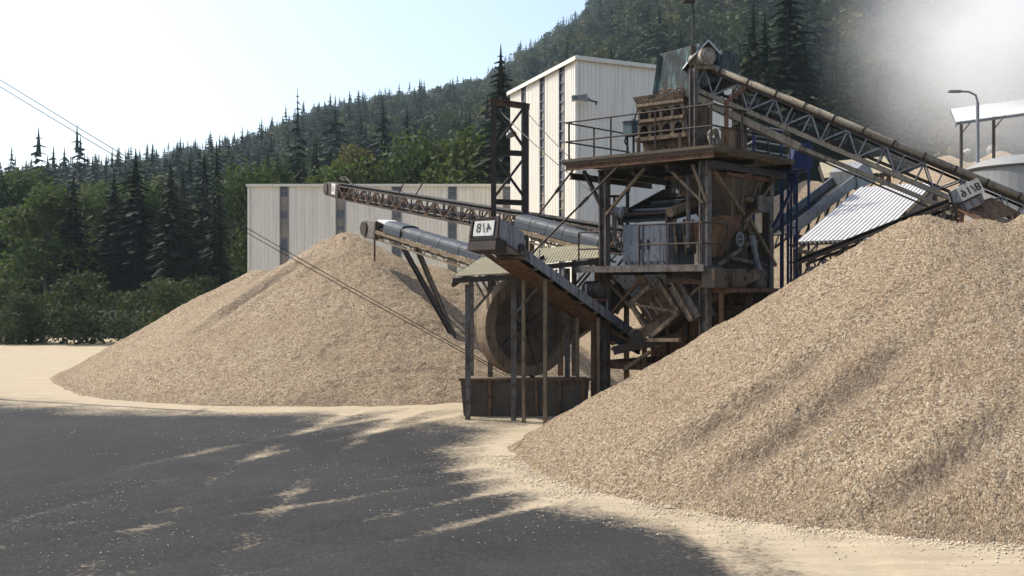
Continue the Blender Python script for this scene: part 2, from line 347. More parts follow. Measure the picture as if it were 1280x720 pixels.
# ------------------------------------------------------------------ gravel piles
def ray_cone(u,v,cone,slope=0.60):
    d=Vector(((u-640)/F_PX,1,(360-v)/F_PX)); 
    for i in range(1200):
        y=14+i*0.015; p=d*y; p.z+=CAMZ
        if p.z < pile_h(np.array([p.x]),np.array([p.y]),cone)[0]: return p
    return d*26
def grooves_from(lines,cone):
    out=[]
    for pts,wd,dp in lines: out.append(([ray_cone(u,v,cone) for u,v in pts],wd,dp))
    return out
def seg_dist(X,Y,a,b):
    dx,dy=b.x-a.x,b.y-a.y; L=dx*dx+dy*dy; t=np.clip(((X-a.x)*dx+(Y-a.y)*dy)/L,0,1)
    return np.hypot(X-a.x-t*dx,Y-a.y-t*dy)
def heap(name,label,cones,x0,x1,y0,y1,step,slope,grooves,seed,rough=1.0):
    xs=np.arange(x0,x1,step); ys=np.arange(y0,y1,step); X,Y=np.meshgrid(xs,ys,indexing='ij')
    jx=rng.uniform(-0.35,0.35,X.shape)*step; jy=rng.uniform(-0.35,0.35,X.shape)*step; X=X+jx; Y=Y+jy
    h=pile_h(X,Y,cones,slope)
    h+=0.10*fbm(X*0.5,Y*0.5,seed)+0.05*fbm(X*1.7,Y*1.7,seed+5)
    ang=np.arctan2(X-cones[0][0],Y-cones[0][1]); h+=0.035*fbm(ang*14,np.zeros_like(ang)+3.3+0.15*Y,seed+9,3)
    coarse_shade=np.clip(1-np.abs(h-.15)/.45,0,1)*.55*vnoise(X*1.3,Y*1.3,seed+41)
    for pts,wd,dp in grooves:
        d=np.full(X.shape,99.0)
        for a,b in zip(pts[:-1],pts[1:]): d=np.minimum(d,seg_dist(X,Y,a,b))
        st=np.hypot(X-pts[0].x,Y-pts[0].y); en=np.hypot(X-pts[-1].x,Y-pts[-1].y); dp=dp*(1-np.exp(-(st/1.6)**2))*(1-.7*np.exp(-(en/1.2)**2))
        wob=wd*(1+0.3*fbm(X*0.9,Y*0.9,seed+21)); mod=0.75+0.5*np.clip(vnoise(X*0.6,Y*0.6,seed+23),0,1)
        coarse_shade=np.maximum(coarse_shade,np.exp(-(d/(wob*1.5))**2)*np.clip(dp*4.2,0,1))  # furrow shade painted in, as the same darker tone as coarse toe stones
        h-=dp*np.exp(-(d/wob)**2)*mod
        h+=0.45*dp*np.exp(-((d-1.9*wd)/wob)**2)*mod
    h+=.16*fbm(X*1.1,Y*1.1,seed+61,4)*np.exp(-np.abs(h)/.45)
    h+=rough*(0.024*(rng.random(X.shape)-0.5)*2+0.022*fbm(X*7,Y*7,seed+31,3))
    n0,n1=X.shape; V=np.stack([X,Y,h],-1).reshape(-1,3); idx=np.arange(n0*n1).reshape(n0,n1)
    Fq=np.stack([idx[:-1,:-1],idx[1:,:-1],idx[1:,1:],idx[:-1,1:]],-1).reshape(-1,4)
    keep=(V[:,2][Fq].max(1)>-0.05); Fq=Fq[keep]
    coarse_shade=coarse_shade.reshape(-1); used=np.unique(Fq); re=np.full(len(V),-1); re[used]=np.arange(len(used)); V=V[used]; Fq=re[Fq]; coarse_shade=coarse_shade[used]
    c=Vector((cones[0][0],cones[0][1],0)); V=V-np.array(c)
    me=np_mesh(name,V,Fq,False); at=me.attributes.new('coarse_shade','FLOAT','POINT'); at.data.foreach_set('value',coarse_shade.astype(np.float32))
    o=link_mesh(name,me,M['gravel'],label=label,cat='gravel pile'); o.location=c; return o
GRO=grooves_from([([(1110,400),(960,490),(800,590)],0.27,0.19),([(1190,410),(1020,520),(860,630)],0.30,0.20),
                  ([(1320,500),(1180,590),(1040,670)],0.28,0.18),([(1215,395),(1080,470)],0.2,0.07),([(1230,320),(1080,405)],0.2,0.06),([(980,560),(905,610)],0.2,0.10),([(1120,330),(930,430)],0.22,0.05)],PILE)
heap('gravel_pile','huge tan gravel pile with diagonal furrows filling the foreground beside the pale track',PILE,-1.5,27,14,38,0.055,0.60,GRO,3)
fg=[([Vector((-7.6,46.8,0)),Vector((-10.2,44.5,0)),Vector((-12,42.5,0))],0.35,0.22)]
heap('gravel_pile','smaller conical gravel pile in front of the long low hall',FARPILE,-24,9,35,62,0.11,0.58,fg,51,1.3)

def pebble_mesh(n,area,seed,smin,smax):
    r=np.random.default_rng(seed); V=[];Fq=[]
    base=np.array([(1,0,0),(0,1,0),(-1,0,0),(0,-1,0),(0,0,.5),(0,0,-.5)],float)
    fs=np.array([(0,1,4),(1,2,4),(2,3,4),(3,0,4),(1,0,5),(2,1,5),(3,2,5),(0,3,5)])
    k=0
    while k<n:
        p=area(r)
        if p is None: continue
        s=r.uniform(smin,smax); b=base*s*r.uniform(0.6,1.2,(6,3)); a=r.uniform(0,6.28)
        b=b@np.array([[math.cos(a),-math.sin(a),0],[math.sin(a),math.cos(a),0],[0,0,1]])
        V.append(b+np.array(p)); Fq.append(fs+6*k); k+=1
    return np_mesh('loose_stones',np.concatenate(V),np.concatenate(Fq))
def toe_area(r):
    x=r.uniform(-1,15); y=r.uniform(13,26); h=pile_h(np.array([x]),np.array([y]),PILE)[0]
    if -1.1<h<0.1 and r.random()<math.exp(h*6.0)+.02: return (x,y,0.05)
def yard_area(r):
    y=r.uniform(9.5,34); x=r.uniform(-0.55,0.4)*y
    if vnoise(np.array([x*.5]),np.array([y*.5]),77)[0]>.55: return (x,y,0.045)
link_mesh('loose_gravel',pebble_mesh(5200,toe_area,5,0.008,0.034),M['stone'],kind='stuff',label='loose gravel scattered along the foot of the big pile')
link_mesh('yard_stones',pebble_mesh(1600,yard_area,6,0.005,0.022),M['stone'],kind='stuff',label='small stones strewn over the grey yard')

# ------------------------------------------------------------------ hall buildings
def corr_wall(mb,p0,p1,z0,z1,pitch=0.26,depth=0.035,out=None):
    """trapezoid-ribbed wall sheet from p0 to p1 (2D), outward normal to the right-hand side"""
    p0=Vector(p0).to_2d(); p1=Vector(p1).to_2d(); d=p1-p0; L=d.length; d/=L; nrm=Vector((d.y,-d.x))
    n=max(1,round(L/pitch)); prof=[]
    for i in range(n):
        b=L*i/n; s=L/n
        prof+=[(b,0),(b+s*0.45,0),(b+s*0.55,depth),(b+s*0.9,depth)]
    prof.append((L,0))
    lo=[]; 
    for t,o in prof:
        q=p0+d*t+nrm*o; lo.append(q)
    k=len(lo); vs=[(q.x,q.y,z0) for q in lo]+[(q.x,q.y,z1) for q in lo]
    mb.add(vs,[(i,i+1,k+i+1,k+i) for i in range(k-1)])
def low_hall():
    Y=73.0; x0=P(312,0,Y).x; x1=14.0; zt=P(0,230,Y).z-0.12
    t=thing('industrial_hall','long low cream hall with vertical grey window strips behind the small gravel pile','building',(x0,Y,0))
    mb=MB(); us=[(350,361),(420,432),(490,502),(560,571),(629,640)]
    edges=[x0]+[P(u,0,Y).x for pr in us for u in pr]+[x1]
    for i in range(0,len(edges),2): corr_wall(mb,(edges[i],Y),(edges[i+1],Y),0,zt)
    part(t,'wall',mb,M['clad'])
    mb=MB(); corr_wall(mb,(x0,Y+22),(x0,Y),0,zt); part(t,'wall',mb,M['clad'])
    mb=MB(); corr_wall(mb,(x1,Y),(x1,Y+22),0,zt); part(t,'wall',mb,M['clad'])
    mb=MB(); corr_wall(mb,(x1,Y+22),(x0,Y+22),0,zt); part(t,'wall',mb,M['clad'])
    mb=MB(); mb.box(((x0+x1)/2,Y+11,zt+0.06),(x1-x0+0.3,22.3,0.12)); part(t,'roof',mb,M['roofbeige'])
    mb=MB(); mb.beam((x0-0.2,Y-0.17,zt+0.02),(x1+0.2,Y-0.17,zt+0.02),0.10,0.16); part(t,'roof_trim',mb,M['trim'])
    mb=MB(); mb.beam((x0-0.03,Y-0.06,0),(x0-0.03,Y-0.06,zt-0.1),0.14,0.14); part(t,'corner_trim',mb,M['trim'])
    for a,b in us:
        xa,xb=P(a,0,Y).x,P(b,0,Y).x
        f=MB(); f.beam((xa+.03,Y-.02,0),(xa+.03,Y-.02,zt),.06,.10); f.beam((xb-.03,Y-.02,0),(xb-.03,Y-.02,zt),.06,.10)
        z=1.0
        while z<zt: f.beam((xa+.06,Y+.02,z),(xb-.06,Y+.02,z),.05,.05); z+=1.05
        fo=part(t,'window',f,M['gal'])
        pm=MB(); pm.box(((xa+xb)/2,Y+.06,zt/2),(xb-xa-.1,.03,zt-.02)); part(t,'pane',pm,M['pane'],fo)
low_hall()
TC=Vector((0.0598*60,60,0)); TL=Vector((-0.10,70.9,0)); TR=Vector((0.2004*1.086*60,65.2,0)); TH=16.55
def tall_hall():
    t=thing('industrial_hall','tall cream hall with a floodlight on its corner behind the plant tower','building',TC)
    dl=(TL-TC); dr=(TR-TC)
    fr=[0,0.155,0.235,0.42,0.545,0.80,0.90,1.0]     # wall / strip edges along the left face, measured from the near corner
    def at(f): return TC+dl*f
    mb=MB(); strips=[]
    import bisect
    def f_of(u):      # fraction along left face seen at picture column u
        k=(u-640)/F_PX; return (TC.x-k*TC.y)/(k*dl.y-dl.x)
    st=[(f_of(706),f_of(699)),(f_of(681),f_of(675)),(f_of(657.5),f_of(652))]
    e=[0]+[k for pr in st for k in pr]+[1]
    for i in range(0,len(e),2): corr_wall(mb,at(e[i+1]),at(e[i]),0,TH)
    part(t,'wall',mb,M['clad'])
    mb=MB(); corr_wall(mb,TC,TR,0,TH); part(t,'wall',mb,M['clad'])
    back=TR+dl
    mb=MB(); corr_wall(mb,TR,back,0,TH); part(t,'wall',mb,M['clad'])
    mb=MB(); corr_wall(mb,back,TL,0,TH); part(t,'wall',mb,M['clad'])
    z=Vector((0,0,TH)); e1=dr.normalized()*.15; e2=dl.normalized()*.15
    mb=MB(); mb.prism([TC-e1-e2+z,TR+e1-e2+z,back+e1+e2+z,TL-e1+e2+z],(0,0,.14)); part(t,'roof',mb,M['roofbeige'])
    mb=MB(); o=-e1*1.3; mb.beam(TC+o+z-e2,TL+o+z+e2,.06,.22); part(t,'roof_trim',mb,M['trim'])
    mb=MB(); o=-e2*1.3; mb.beam(TC+o+z-e1,TR+o+z+e1,.06,.22); part(t,'roof_trim',mb,M['trim'])
    mb=MB(); q=TC-e1*.35-e2*.35; mb.beam(q,q+z*0.985,.16,.16); part(t,'corner_trim',mb,M['trim'])
    nL=Vector((dl.y,-dl.x,0)).normalized()*-1
    for a,b in st:
        pa,pb=at(a),at(b); f=MB()
        d=(pb-pa).normalized()
        f.beam(pa+d*.04,pa+d*.04+z,.08,.08); f.beam(pb-d*.04,pb-d*.04+z,.08,.08)
        zz=0.8
        while zz<TH: f.beam(pa+d*.08+Vector((0,0,zz)),pb-d*.08+Vector((0,0,zz)),.05,.04); zz+=0.55
        fo=part(t,'window',f,M['gal'])
        pm=MB(); c=(pa+pb)/2-nL*0.06; pm.beam(c,c+z,(pb-pa).length-.1,.03,(nL.x,nL.y,0)); 
        pm=MB(); k=nL*-0.07; pm.prism([pa+d*.05+k,pb-d*.05+k,pb-d*.05+k+z,pa+d*.05+k+z],nL*-.03)
        part(t,'pane',pm,M['pane'],fo)
    # floodlight on the corner
    c=P(729,123,59.3)
    fl=thing('floodlight','flat grey floodlight on a bracket at the corner of the tall hall','floodlight',c)
    mb=MB(); X=Vector((.92,-.1,0.05)).normalized(); Yv=Vector((.1,1,0)).normalized()
    mb.hexa([c+Vector(k) for k in((-.6,-.35,-.14),(.28,-.35,-.20),(.28,.3,-.18),(-.6,.3,-.12))],[c+Vector(k) for k in((-.66,-.38,.10),(.2,-.38,.20),(.2,.3,.22),(-.66,.3,.12))])
    part(fl,'housing',mb,M['gal'],bevel=.03)
    mb=MB(); mb.hexa([c+Vector(k) for k in((-.52,-.30,-.17),(.22,-.30,-.23),(.22,.25,-.21),(-.52,.25,-.15))],[c+Vector(k) for k in((-.52,-.30,-.145),(.22,-.30,-.205),(.22,.25,-.185),(-.52,.25,-.125))])
    part(fl,'lens',mb,M['lampglass'])
    mb=MB(); mb.path([c+Vector((.2,0,.05)),c+Vector((.4,.1,-.1)),c+Vector((.75,.2,-.16)),c+Vector((.75,.95,-.16))],.05); part(fl,'bracket',mb,M['dark'])
tall_hall()

# ------------------------------------------------------------------ processing tower
N0=Vector((5.64,32,0)); U=Vector((-0.747,0.664,0)); V_=Vector((0.664,0.747,0)); ZZ=Vector((0,0,1))
def T(a,b,z): return N0+U*a+V_*b+ZZ*z
def onface(u,v,b=None,a=None):         # where the sight line (u,v) meets the vertical plane b=const or a=const of the tower
    d=Vector(((u-640)/F_PX,1,(360-v)/F_PX)); o=Vector((0,0,CAMZ))
    if b is not None: p0=T(0,b,0); n=V_
    else: p0=T(a,0,0); n=U
    t=(p0-o).dot(n)/d.dot(n); return o+d*t
AX=(U,V_,ZZ)
def tower():
    t=thing('processing_tower','rusty steel plant tower with railed deck on braced columns before the tall hall','tower',T(2,2,0))
    cols=[(0.1,0.15),(3.78,0.15),(0.1,3.9),(3.78,3.9)]
    for a,b in cols:
        mb=MB(); mb.ibeam(T(a,b,0),T(a,b,7.72),.26,.28,.045,U); part(t,'column',mb,M['steel'])
    # deck
    mb=MB(); mb.box(T(2.3,2.1,7.98),(5.6,4.9,.07),AX); part(t,'deck',mb,M['murk'])
    for b in(-.28,2.05,4.45):
        mb=MB(); mb.ibeam(T(-.45,b,7.84),T(5.0,b,7.84),.14,.18,.03); part(t,'deck_beam',mb,M['rust' if b<0 else 'dark'])
    for a in(-.30,1.2,2.5,3.78,4.9):
        mb=MB(); mb.ibeam(T(a,-.15,7.58),T(a,4.4,7.58),.14,.2,.03); part(t,'joist',mb,M['dark'])
    mb=MB(); mb.beam(T(-.5,-.37,8.06),T(5.1,-.37,8.05),.04,.09); mb.beam(T(5.12,-.33,8.05),T(5.12,4.5,8.05),.04,.09); mb.beam(T(-.52,-.33,8.05),T(-.52,4.5,8.05),.04,.09)
    part(t,'kick_plate',mb,M['murk'])
    # railing of the deck: front, left and right runs
    def rail(pts,posts,z0,h,name='railing',mat='dark'):
        mb=MB()
        for p,q in zip(pts[:-1],pts[1:]):
            for hh in(h,h*.52): mb.tube(p+ZZ*(z0+hh),q+ZZ*(z0+hh),.028,7)
        for p in posts: mb.tube(p+ZZ*z0,p+ZZ*(z0+h),.03,7)
        part(t,name,mb,M[mat])
    rail([T(5.0,-.3,0),T(-.45,-.3,0)],[T(k,-.3,0) for k in(4.85,3.2,1.55,-.38)],8.0,1.28)
    rail([T(5.0,-.3,0),T(5.0,3.2,0)],[T(5.0,k,0) for k in(1.2,3.1)],8.0,1.28)
    rail([T(-.45,-.3,0),T(-.45,4.4,0)],[T(-.45,k,0) for k in(1.3,2.9,4.3)],8.0,1.28)
    for b in(.9,1.8,2.7,3.6):
        mb=MB(); mb.box(T(-.2,b,7.925),(.5,.82,.04),AX); part(t,'grating',mb,M['tan'])
    # braces
    def br(p,q,w=.11,mat='tan'):
        mb=MB(); mb.beam(p,q,w,w*.8); part(t,'brace',mb,M[mat])
    F=lambda u,v,b=0.05: onface(u,v,b=b)
    G=lambda u,v,a=0.0: onface(u,v,a=a)
    br(F(752,258),F(730,214),.12,'dark'); br(F(758,268),F(806,210),.10,'tan'); br(F(748,236,3.7),F(785,292,3.7),.10,'dark')
    br(F(884,252),F(866,206),.11,'tan'); br(F(880,254),F(832,207),.09,'tan')
    br(G(892,214),G(929,268),.12,'tan'); br(G(966,226),G(931,278),.12,'tan'); br(G(935,272),G(969,332),.12,'tan')
    br(F(885,350),F(845,385),.10,'tan'); br(F(757,400),F(800,350),.09,'rust')
    for z,m in((4.38,'steel'),(1.6,'rust')):
        mb=MB(); mb.ibeam(T(.1,.15,z),T(3.95,.15,z),.16,.24,.03); part(t,'cross_beam',mb,M[m])
        mb=MB(); mb.ibeam(T(.1,.3,z),T(.1,3.9,z),.16,.24,.03); part(t,'cross_beam',mb,M[m])
        mb=MB(); mb.ibeam(T(3.78,.3,z),T(3.78,3.9,z),.16,.24,.03); part(t,'cross_beam',mb,M['rust'])
    # mid walkway
    mb=MB(); mb.box(T(2.05,-.05,4.60),(4.6,1.0,.08),AX); mb.box(T(2.05,1.7,4.56),(3.4,2.4,.06),AX); part(t,'walkway',mb,M['murk'])
    mb=MB(); mb.beam(T(-.3,-.57,4.58),T(4.4,-.57,4.58),.05,.2); part(t,'walkway_edge',mb,M['steel'])
    rail([T(4.3,-.5,0),T(3.45,-.5,0)],[T(4.3,-.5,0),T(3.45,-.5,0)],4.64,1.1)
    rail([T(2.0,-.5,0),T(-.2,-.5,0),T(-.2,.9,0)],[T(k,-.5,0) for k in(2.0,.95,-.2)]+[T(-.2,.9,0)],4.64,1.25)
    # high posts carrying the conveyor head
    for u_,v0,v1,b in((867,186,86,.6),(928,190,116,None)):
        if b is not None: p=onface(u_,v0,b=b)
        else: p=onface(u_,v0,a=-.2)
        q=P(u_,v1,p.y); mb=MB(); mb.ibeam((p.x,p.y,8.0),(p.x,p.y,q.z),.2,.2,.035,U); part(t,'post',mb,M['steel'])
    mb=MB(); p=onface(908,188,a=-.2); mb.beam((p.x,p.y,8.02),(p.x,p.y,9.55),.12,.12); mb.beam((p.x,p.y,9.5),(p.x+.55,p.y,9.95),.12,.12); part(t,'brace',mb,M['rust'])
    # concrete feet
    for a,b in cols:
        mb=MB(); mb.box(T(a,b,.2),(.7,.7,.5),AX); part(t,'footing',mb,M['concrete'])
tower()

def housing():                            # pale blue sheet housing on the walkway
    t=thing('screen_housing','scratched pale blue-grey sheet housing on the middle walkway of the tower','housing',T(2.5,1.2,4.64))
    mb=MB(); mb.box(T(2.48,1.25,5.32),(1.7,1.5,1.34),AX); part(t,'body',mb,M['box'],bevel=.02)
    for a0,a1 in((1.66,2.44),(2.52,3.30)):
        mb=MB(); mb.box(T((a0+a1)/2,.49,5.38),(a1-a0-.04,.03,1.1),AX); d=part(t,'door',mb,M['box'])
        mb=MB(); mb.box(T(a0+.1 if a0>2 else a1-.1,.455,5.35),(.05,.05,.3),AX); part(t,'latch',mb,M['dark'],d)
    mb=MB()
    for k in range(7): mb.box(T(1.75+k*.24,.475,4.77),(.05,.02,.07),AX)
    part(t,'vent',mb,M['dark'])
    mb=MB(); mb.tube(T(1.55,.8,5.4),T(1.55,.8,6.0),.07); mb.tube(T(1.55,.8,5.4),T(1.55,1.7,5.1),.07); part(t,'pipe',mb,M['steel'])
housing()
def screen():
    t=thing('vibrating_screen','dark tilted vibrating screen resting above the pale blue housing','screen',T(2.4,1.4,6.0))
    for a in(3.22,1.55):
        mb=MB(); pts=[T(a,.35,6.02),T(a,3.1,6.55),T(a,3.1,7.25),T(a,2.7,7.25),T(a,.35,6.38)]; mb.prism(pts,U*.07); part(t,'side_plate',mb,M['dark'])
    mb=MB(); mb.hexa([T(1.62,.4,6.04),T(3.22,.4,6.04),T(3.22,3.1,6.57),T(1.62,3.1,6.57)],[T(1.62,.4,6.12),T(3.22,.4,6.12),T(3.22,3.1,6.65),T(1.62,3.1,6.65)]); part(t,'mesh_deck',mb,M['belt'])
    for k in range(6):
        b=.45+k*.5; z=6.30+k*.155; mb=MB(); mb.tube(T(1.6,b,z),T(3.24,b,z),.05,8); part(t,'cross_tube',mb,M['gal' if k%2 else 'dark'])
    mb=MB(); mb.tube(T(3.42,.5,6.25),T(3.42,2.9,7.0),.11,10); part(t,'side_tube',mb,M['rust'])
    mb=MB(); mb.tube(T(1.40,.25,6.28),T(1.0,2.3,6.95),.15,12); part(t,'feed_pipe',mb,M['tan'])
    for k in range(3):
        mb=MB(); b=.5+.9*k; mb.tube(T(3.42,b,5.98+.12*k),T(3.42,b,6.28+.28*k),.09,8); part(t,'spring',mb,M['dark'])
screen()
def crusher():
    t=thing('crusher','dusty tan crusher with two rows of dark arched openings standing on the railed deck','crusher',T(2.2,1.7,8.02))
    a0,a1,b0,b1=1.32,3.01,.9,2.5
    mb=MB(); mb.box(T((a0+a1)/2,(b0+b1)/2+.15,8.32),(a1-a0+.1,b1-b0-.3,.6),AX); part(t,'base',mb,M['grime'],bevel=.02)
    for a in(a0+.12,a1-.05):
        mb=MB(); mb.beam(T(a,b0-.05,8.02),T(a,b0-.05,8.72),.1,.1); part(t,'leg',mb,M['tan'])
    mb=MB(); mb.box(T((a0+a1)/2,(b0+b1)/2,8.68),(a1-a0+.24,b1-b0+.14,.12),AX); part(t,'sill',mb,M['grime'])
    mb=MB(); mb.box(T((a0+a1)/2,(b0+b1)/2+.12,9.3),(a1-a0-.1,b1-b0-.25,1.14),AX); part(t,'inner_body',mb,M['dark'])
    # arched front frames, two rows
    for zb,zt in((8.74,9.22),(9.26,9.72)):
        mb=MB(); n=4; wdt=(a1-a0)/n
        for i in range(n):
            c0=a0+i*wdt; c1=c0+wdt; pw=.055
            for s in(c0,c1-pw): mb.prism([T(s,b0,zb),T(s+pw,b0,zb),T(s+pw,b0,zt),T(s,b0,zt)],V_*.08)
            m=6; rx=(wdt-2*pw)/2; rz=(zt-zb)*.42; cx=(c0+c1)/2; zc=zb+(zt-zb)*.35
            for k in range(m):
                t0=math.pi*k/m; t1=math.pi*(k+1)/m
                p0=(cx-rx*math.cos(t0),zc+rz*math.sin(t0)); p1=(cx-rx*math.cos(t1),zc+rz*math.sin(t1))
                mb.prism([T(p0[0],b0,p0[1]),T(p1[0],b0,p1[1]),T(p1[0],b0,zt),T(p0[0],b0,zt)],V_*.08)
        part(t,'arched_panel',mb,M['grime'])
        mb=MB(); mb.box(T((a0+a1)/2,b0-.03,zt+.02),(a1-a0+.06,.14,.10),AX); part(t,'band',mb,M['grime'])
        for i in range(4):
            mb=MB(); cx=a0+(i+.5)*wdt; mb.tube(T(cx,b0+.12,zb+.12),T(cx+.06,b0+.05,zb+.26),.07,8); part(t,'hammer',mb,M['dark'])
    for s,a in((1,a0),(-1,a1)):
        mb=MB(); mb.box(T(a+s*.02,(b0+b1)/2,9.26),(.05,b1-b0,1.1),AX); part(t,'side_wall',mb,M['grime'])
    mb=MB(); mb.hexa([T(a0-.05,b0-.05,9.82),T(a1+.05,b0-.05,9.82),T(a1+.05,b1,9.82),T(a0-.05,b1,9.82)],[T(a0-.05,b0-.12,10.02),T(a1+.14,b0-.12,10.02),T(a1+.14,b1,10.02),T(a0-.05,b1,10.02)])
    part(t,'top_flange',mb,M['grime'])
    for k in range(3):
        mb=MB(); c=T(1.55+.33*k,b0+.12,10.08); pts=[c+U*(.13*math.cos(q))+ZZ*(.10*math.sin(q)) for q in [i*.6 for i in range(11)]]; mb.path(pts,.03,6); part(t,'lifting_ring',mb,M['rust'])
    mb=MB(); mb.path([T(1.25,1.1,9.9),T(1.15,.85,9.5),T(1.12,.75,9.0),T(.95,.7,8.3)],.035); part(t,'hose',mb,M['belt'])
    mb=MB(); mb.path([T(3.1,1.0,9.7),T(3.2,.9,9.2),T(3.15,.85,8.6)],.03); part(t,'hose',mb,M['belt'])
crusher()
def hood():
    t=thing('feed_hood','tall tapered hood of streaked green oxidised sheet above the tan crusher','hood',T(2,2,10.05))
    lo=[T(.95,1.35,10.05),T(2.75,1.35,10.05),T(2.75,2.7,10.05),T(.95,2.7,10.05)]; hi=[T(1.15,1.5,11.55),T(2.62,1.5,11.42),T(2.62,2.6,11.42),T(1.15,2.6,11.55)]
    mb=MB(); mb.hexa(lo,hi); part(t,'shell',mb,M['teal'],bevel=.02)
    for a,a2 in((.98,1.17),(2.72,2.60)):
        mb=MB(); mb.beam(T(a,1.31,10.05),T(a2,1.46,11.42),.07,.05); part(t,'corner_rib',mb,M['teal'])
    mb=MB(); mb.hexa([T(.35,1.3,10.3),T(.95,1.3,10.1),T(.95,2.4,10.1),T(.35,2.4,10.3)],[T(.2,1.35,11.2),T(1.1,1.45,11.3),T(1.1,2.4,11.3),T(.2,2.4,11.2)]); part(t,'side_chute',mb,M['teal'])
hood()
def mast():
    b=T(1.15,1.15,8.02); t=thing('light_mast','thin black mast rising past the green hood out of sight','mast',b)
    mb=MB(); mb.tube(b,b+ZZ*3.3,.05,8); mb.tube(b+ZZ*3.3,b+ZZ*6.4,.038,8); part(t,'pole',mb,M['cable'])
    mb=MB(); mb.tube(b+ZZ*3.15,b+ZZ*3.4,.10,10); mb.box(b+ZZ*2.2,(.14,.14,.5)); part(t,'clamp',mb,M['dark'])
    mb=MB(); mb.beam(b+ZZ*4.75+Vector((-.22,0,0)),b+ZZ*4.75+Vector((.05,0,0)),.1,.07); part(t,'lamp_arm',mb,M['dark'])
    mb=MB(); mb.hexa([b+Vector(k) for k in((-.3,-.12,4.72),(-.05,-.12,4.72),(-.05,.12,4.72),(-.3,.12,4.72))],[b+Vector(k) for k in((-.22,-.06,4.9),(-.1,-.06,4.9),(-.1,.06,4.9),(-.22,.06,4.9))]); part(t,'lamp_head',mb,M['dark'])
mast()
def small_deck_items():
    c=onface(788,158,b=.35)
    t=thing('control_box','small teal-grey control box on legs at the open end of the deck','control box',(c.x,c.y,8.02))
    mb=MB(); mb.box((c.x,c.y,8.95),(.36,.32,.46),AX); part(t,'cabinet',mb,M['tealbox'],bevel=.015)
    mb=MB(); mb.box((c.x,c.y,9.20),(.44,.40,.05),AX); part(t,'cap',mb,M['gal'])
    for s in(-1,1):
        mb=MB(); p=Vector((c.x,c.y,0))+U*(.12*s); mb.beam(p+ZZ*8.02,p+ZZ*8.73,.06,.06); part(t,'leg',mb,M['dark'])
    mb=MB(); p=Vector((c.x,c.y,0))-V_*.2; mb.path([p+ZZ*8.75,p+ZZ*8.55+U*.08,p+ZZ*8.35-U*.05,p+ZZ*8.05-U*.03],.03); part(t,'cable',mb,M['belt'])
    # coil / drum on deck
    c=onface(893,172,a=.1); t=thing('hose_reel','tan hose reel lying against the deck railing near the grey post','hose reel',(c.x,c.y,8.02))
    for r,z in((.30,8.4),(.24,8.4),(.18,8.4)):
        mb=MB(); pts=[Vector((c.x,c.y,z))+V_*(r*math.cos(q))+ZZ*(r*math.sin(q))+U*(.04*math.sin(3*q)) for q in [i*.33 for i in range(20)]]; mb.path(pts,.045,7); part(t,'hose',mb,M['dust'])
    mb=MB(); mb.beam((c.x,c.y,8.02),(c.x,c.y,8.4),.08,.2); part(t,'stand',mb,M['rust'])
    c=onface(915,172,a=.2); t=thing('oil_drum','rust brown sheet cabinet beside the hose reel on the deck','cabinet',(c.x,c.y,8.02)); t.name='deck_cabinet'
    mb=MB(); mb.box((c.x,c.y,8.42),(.5,.5,.8),AX); part(t,'body',mb,M['tan'],bevel=.02)
    mb=MB(); mb.box((c.x,c.y,8.845),(.56,.56,.05),AX); part(t,'lid',mb,M['rust'])
    mb=MB(); mb.box(Vector((c.x,c.y,8.42))-U*.265,(.03,.4,.66),AX); part(t,'door',mb,M['rust'])
small_deck_items()

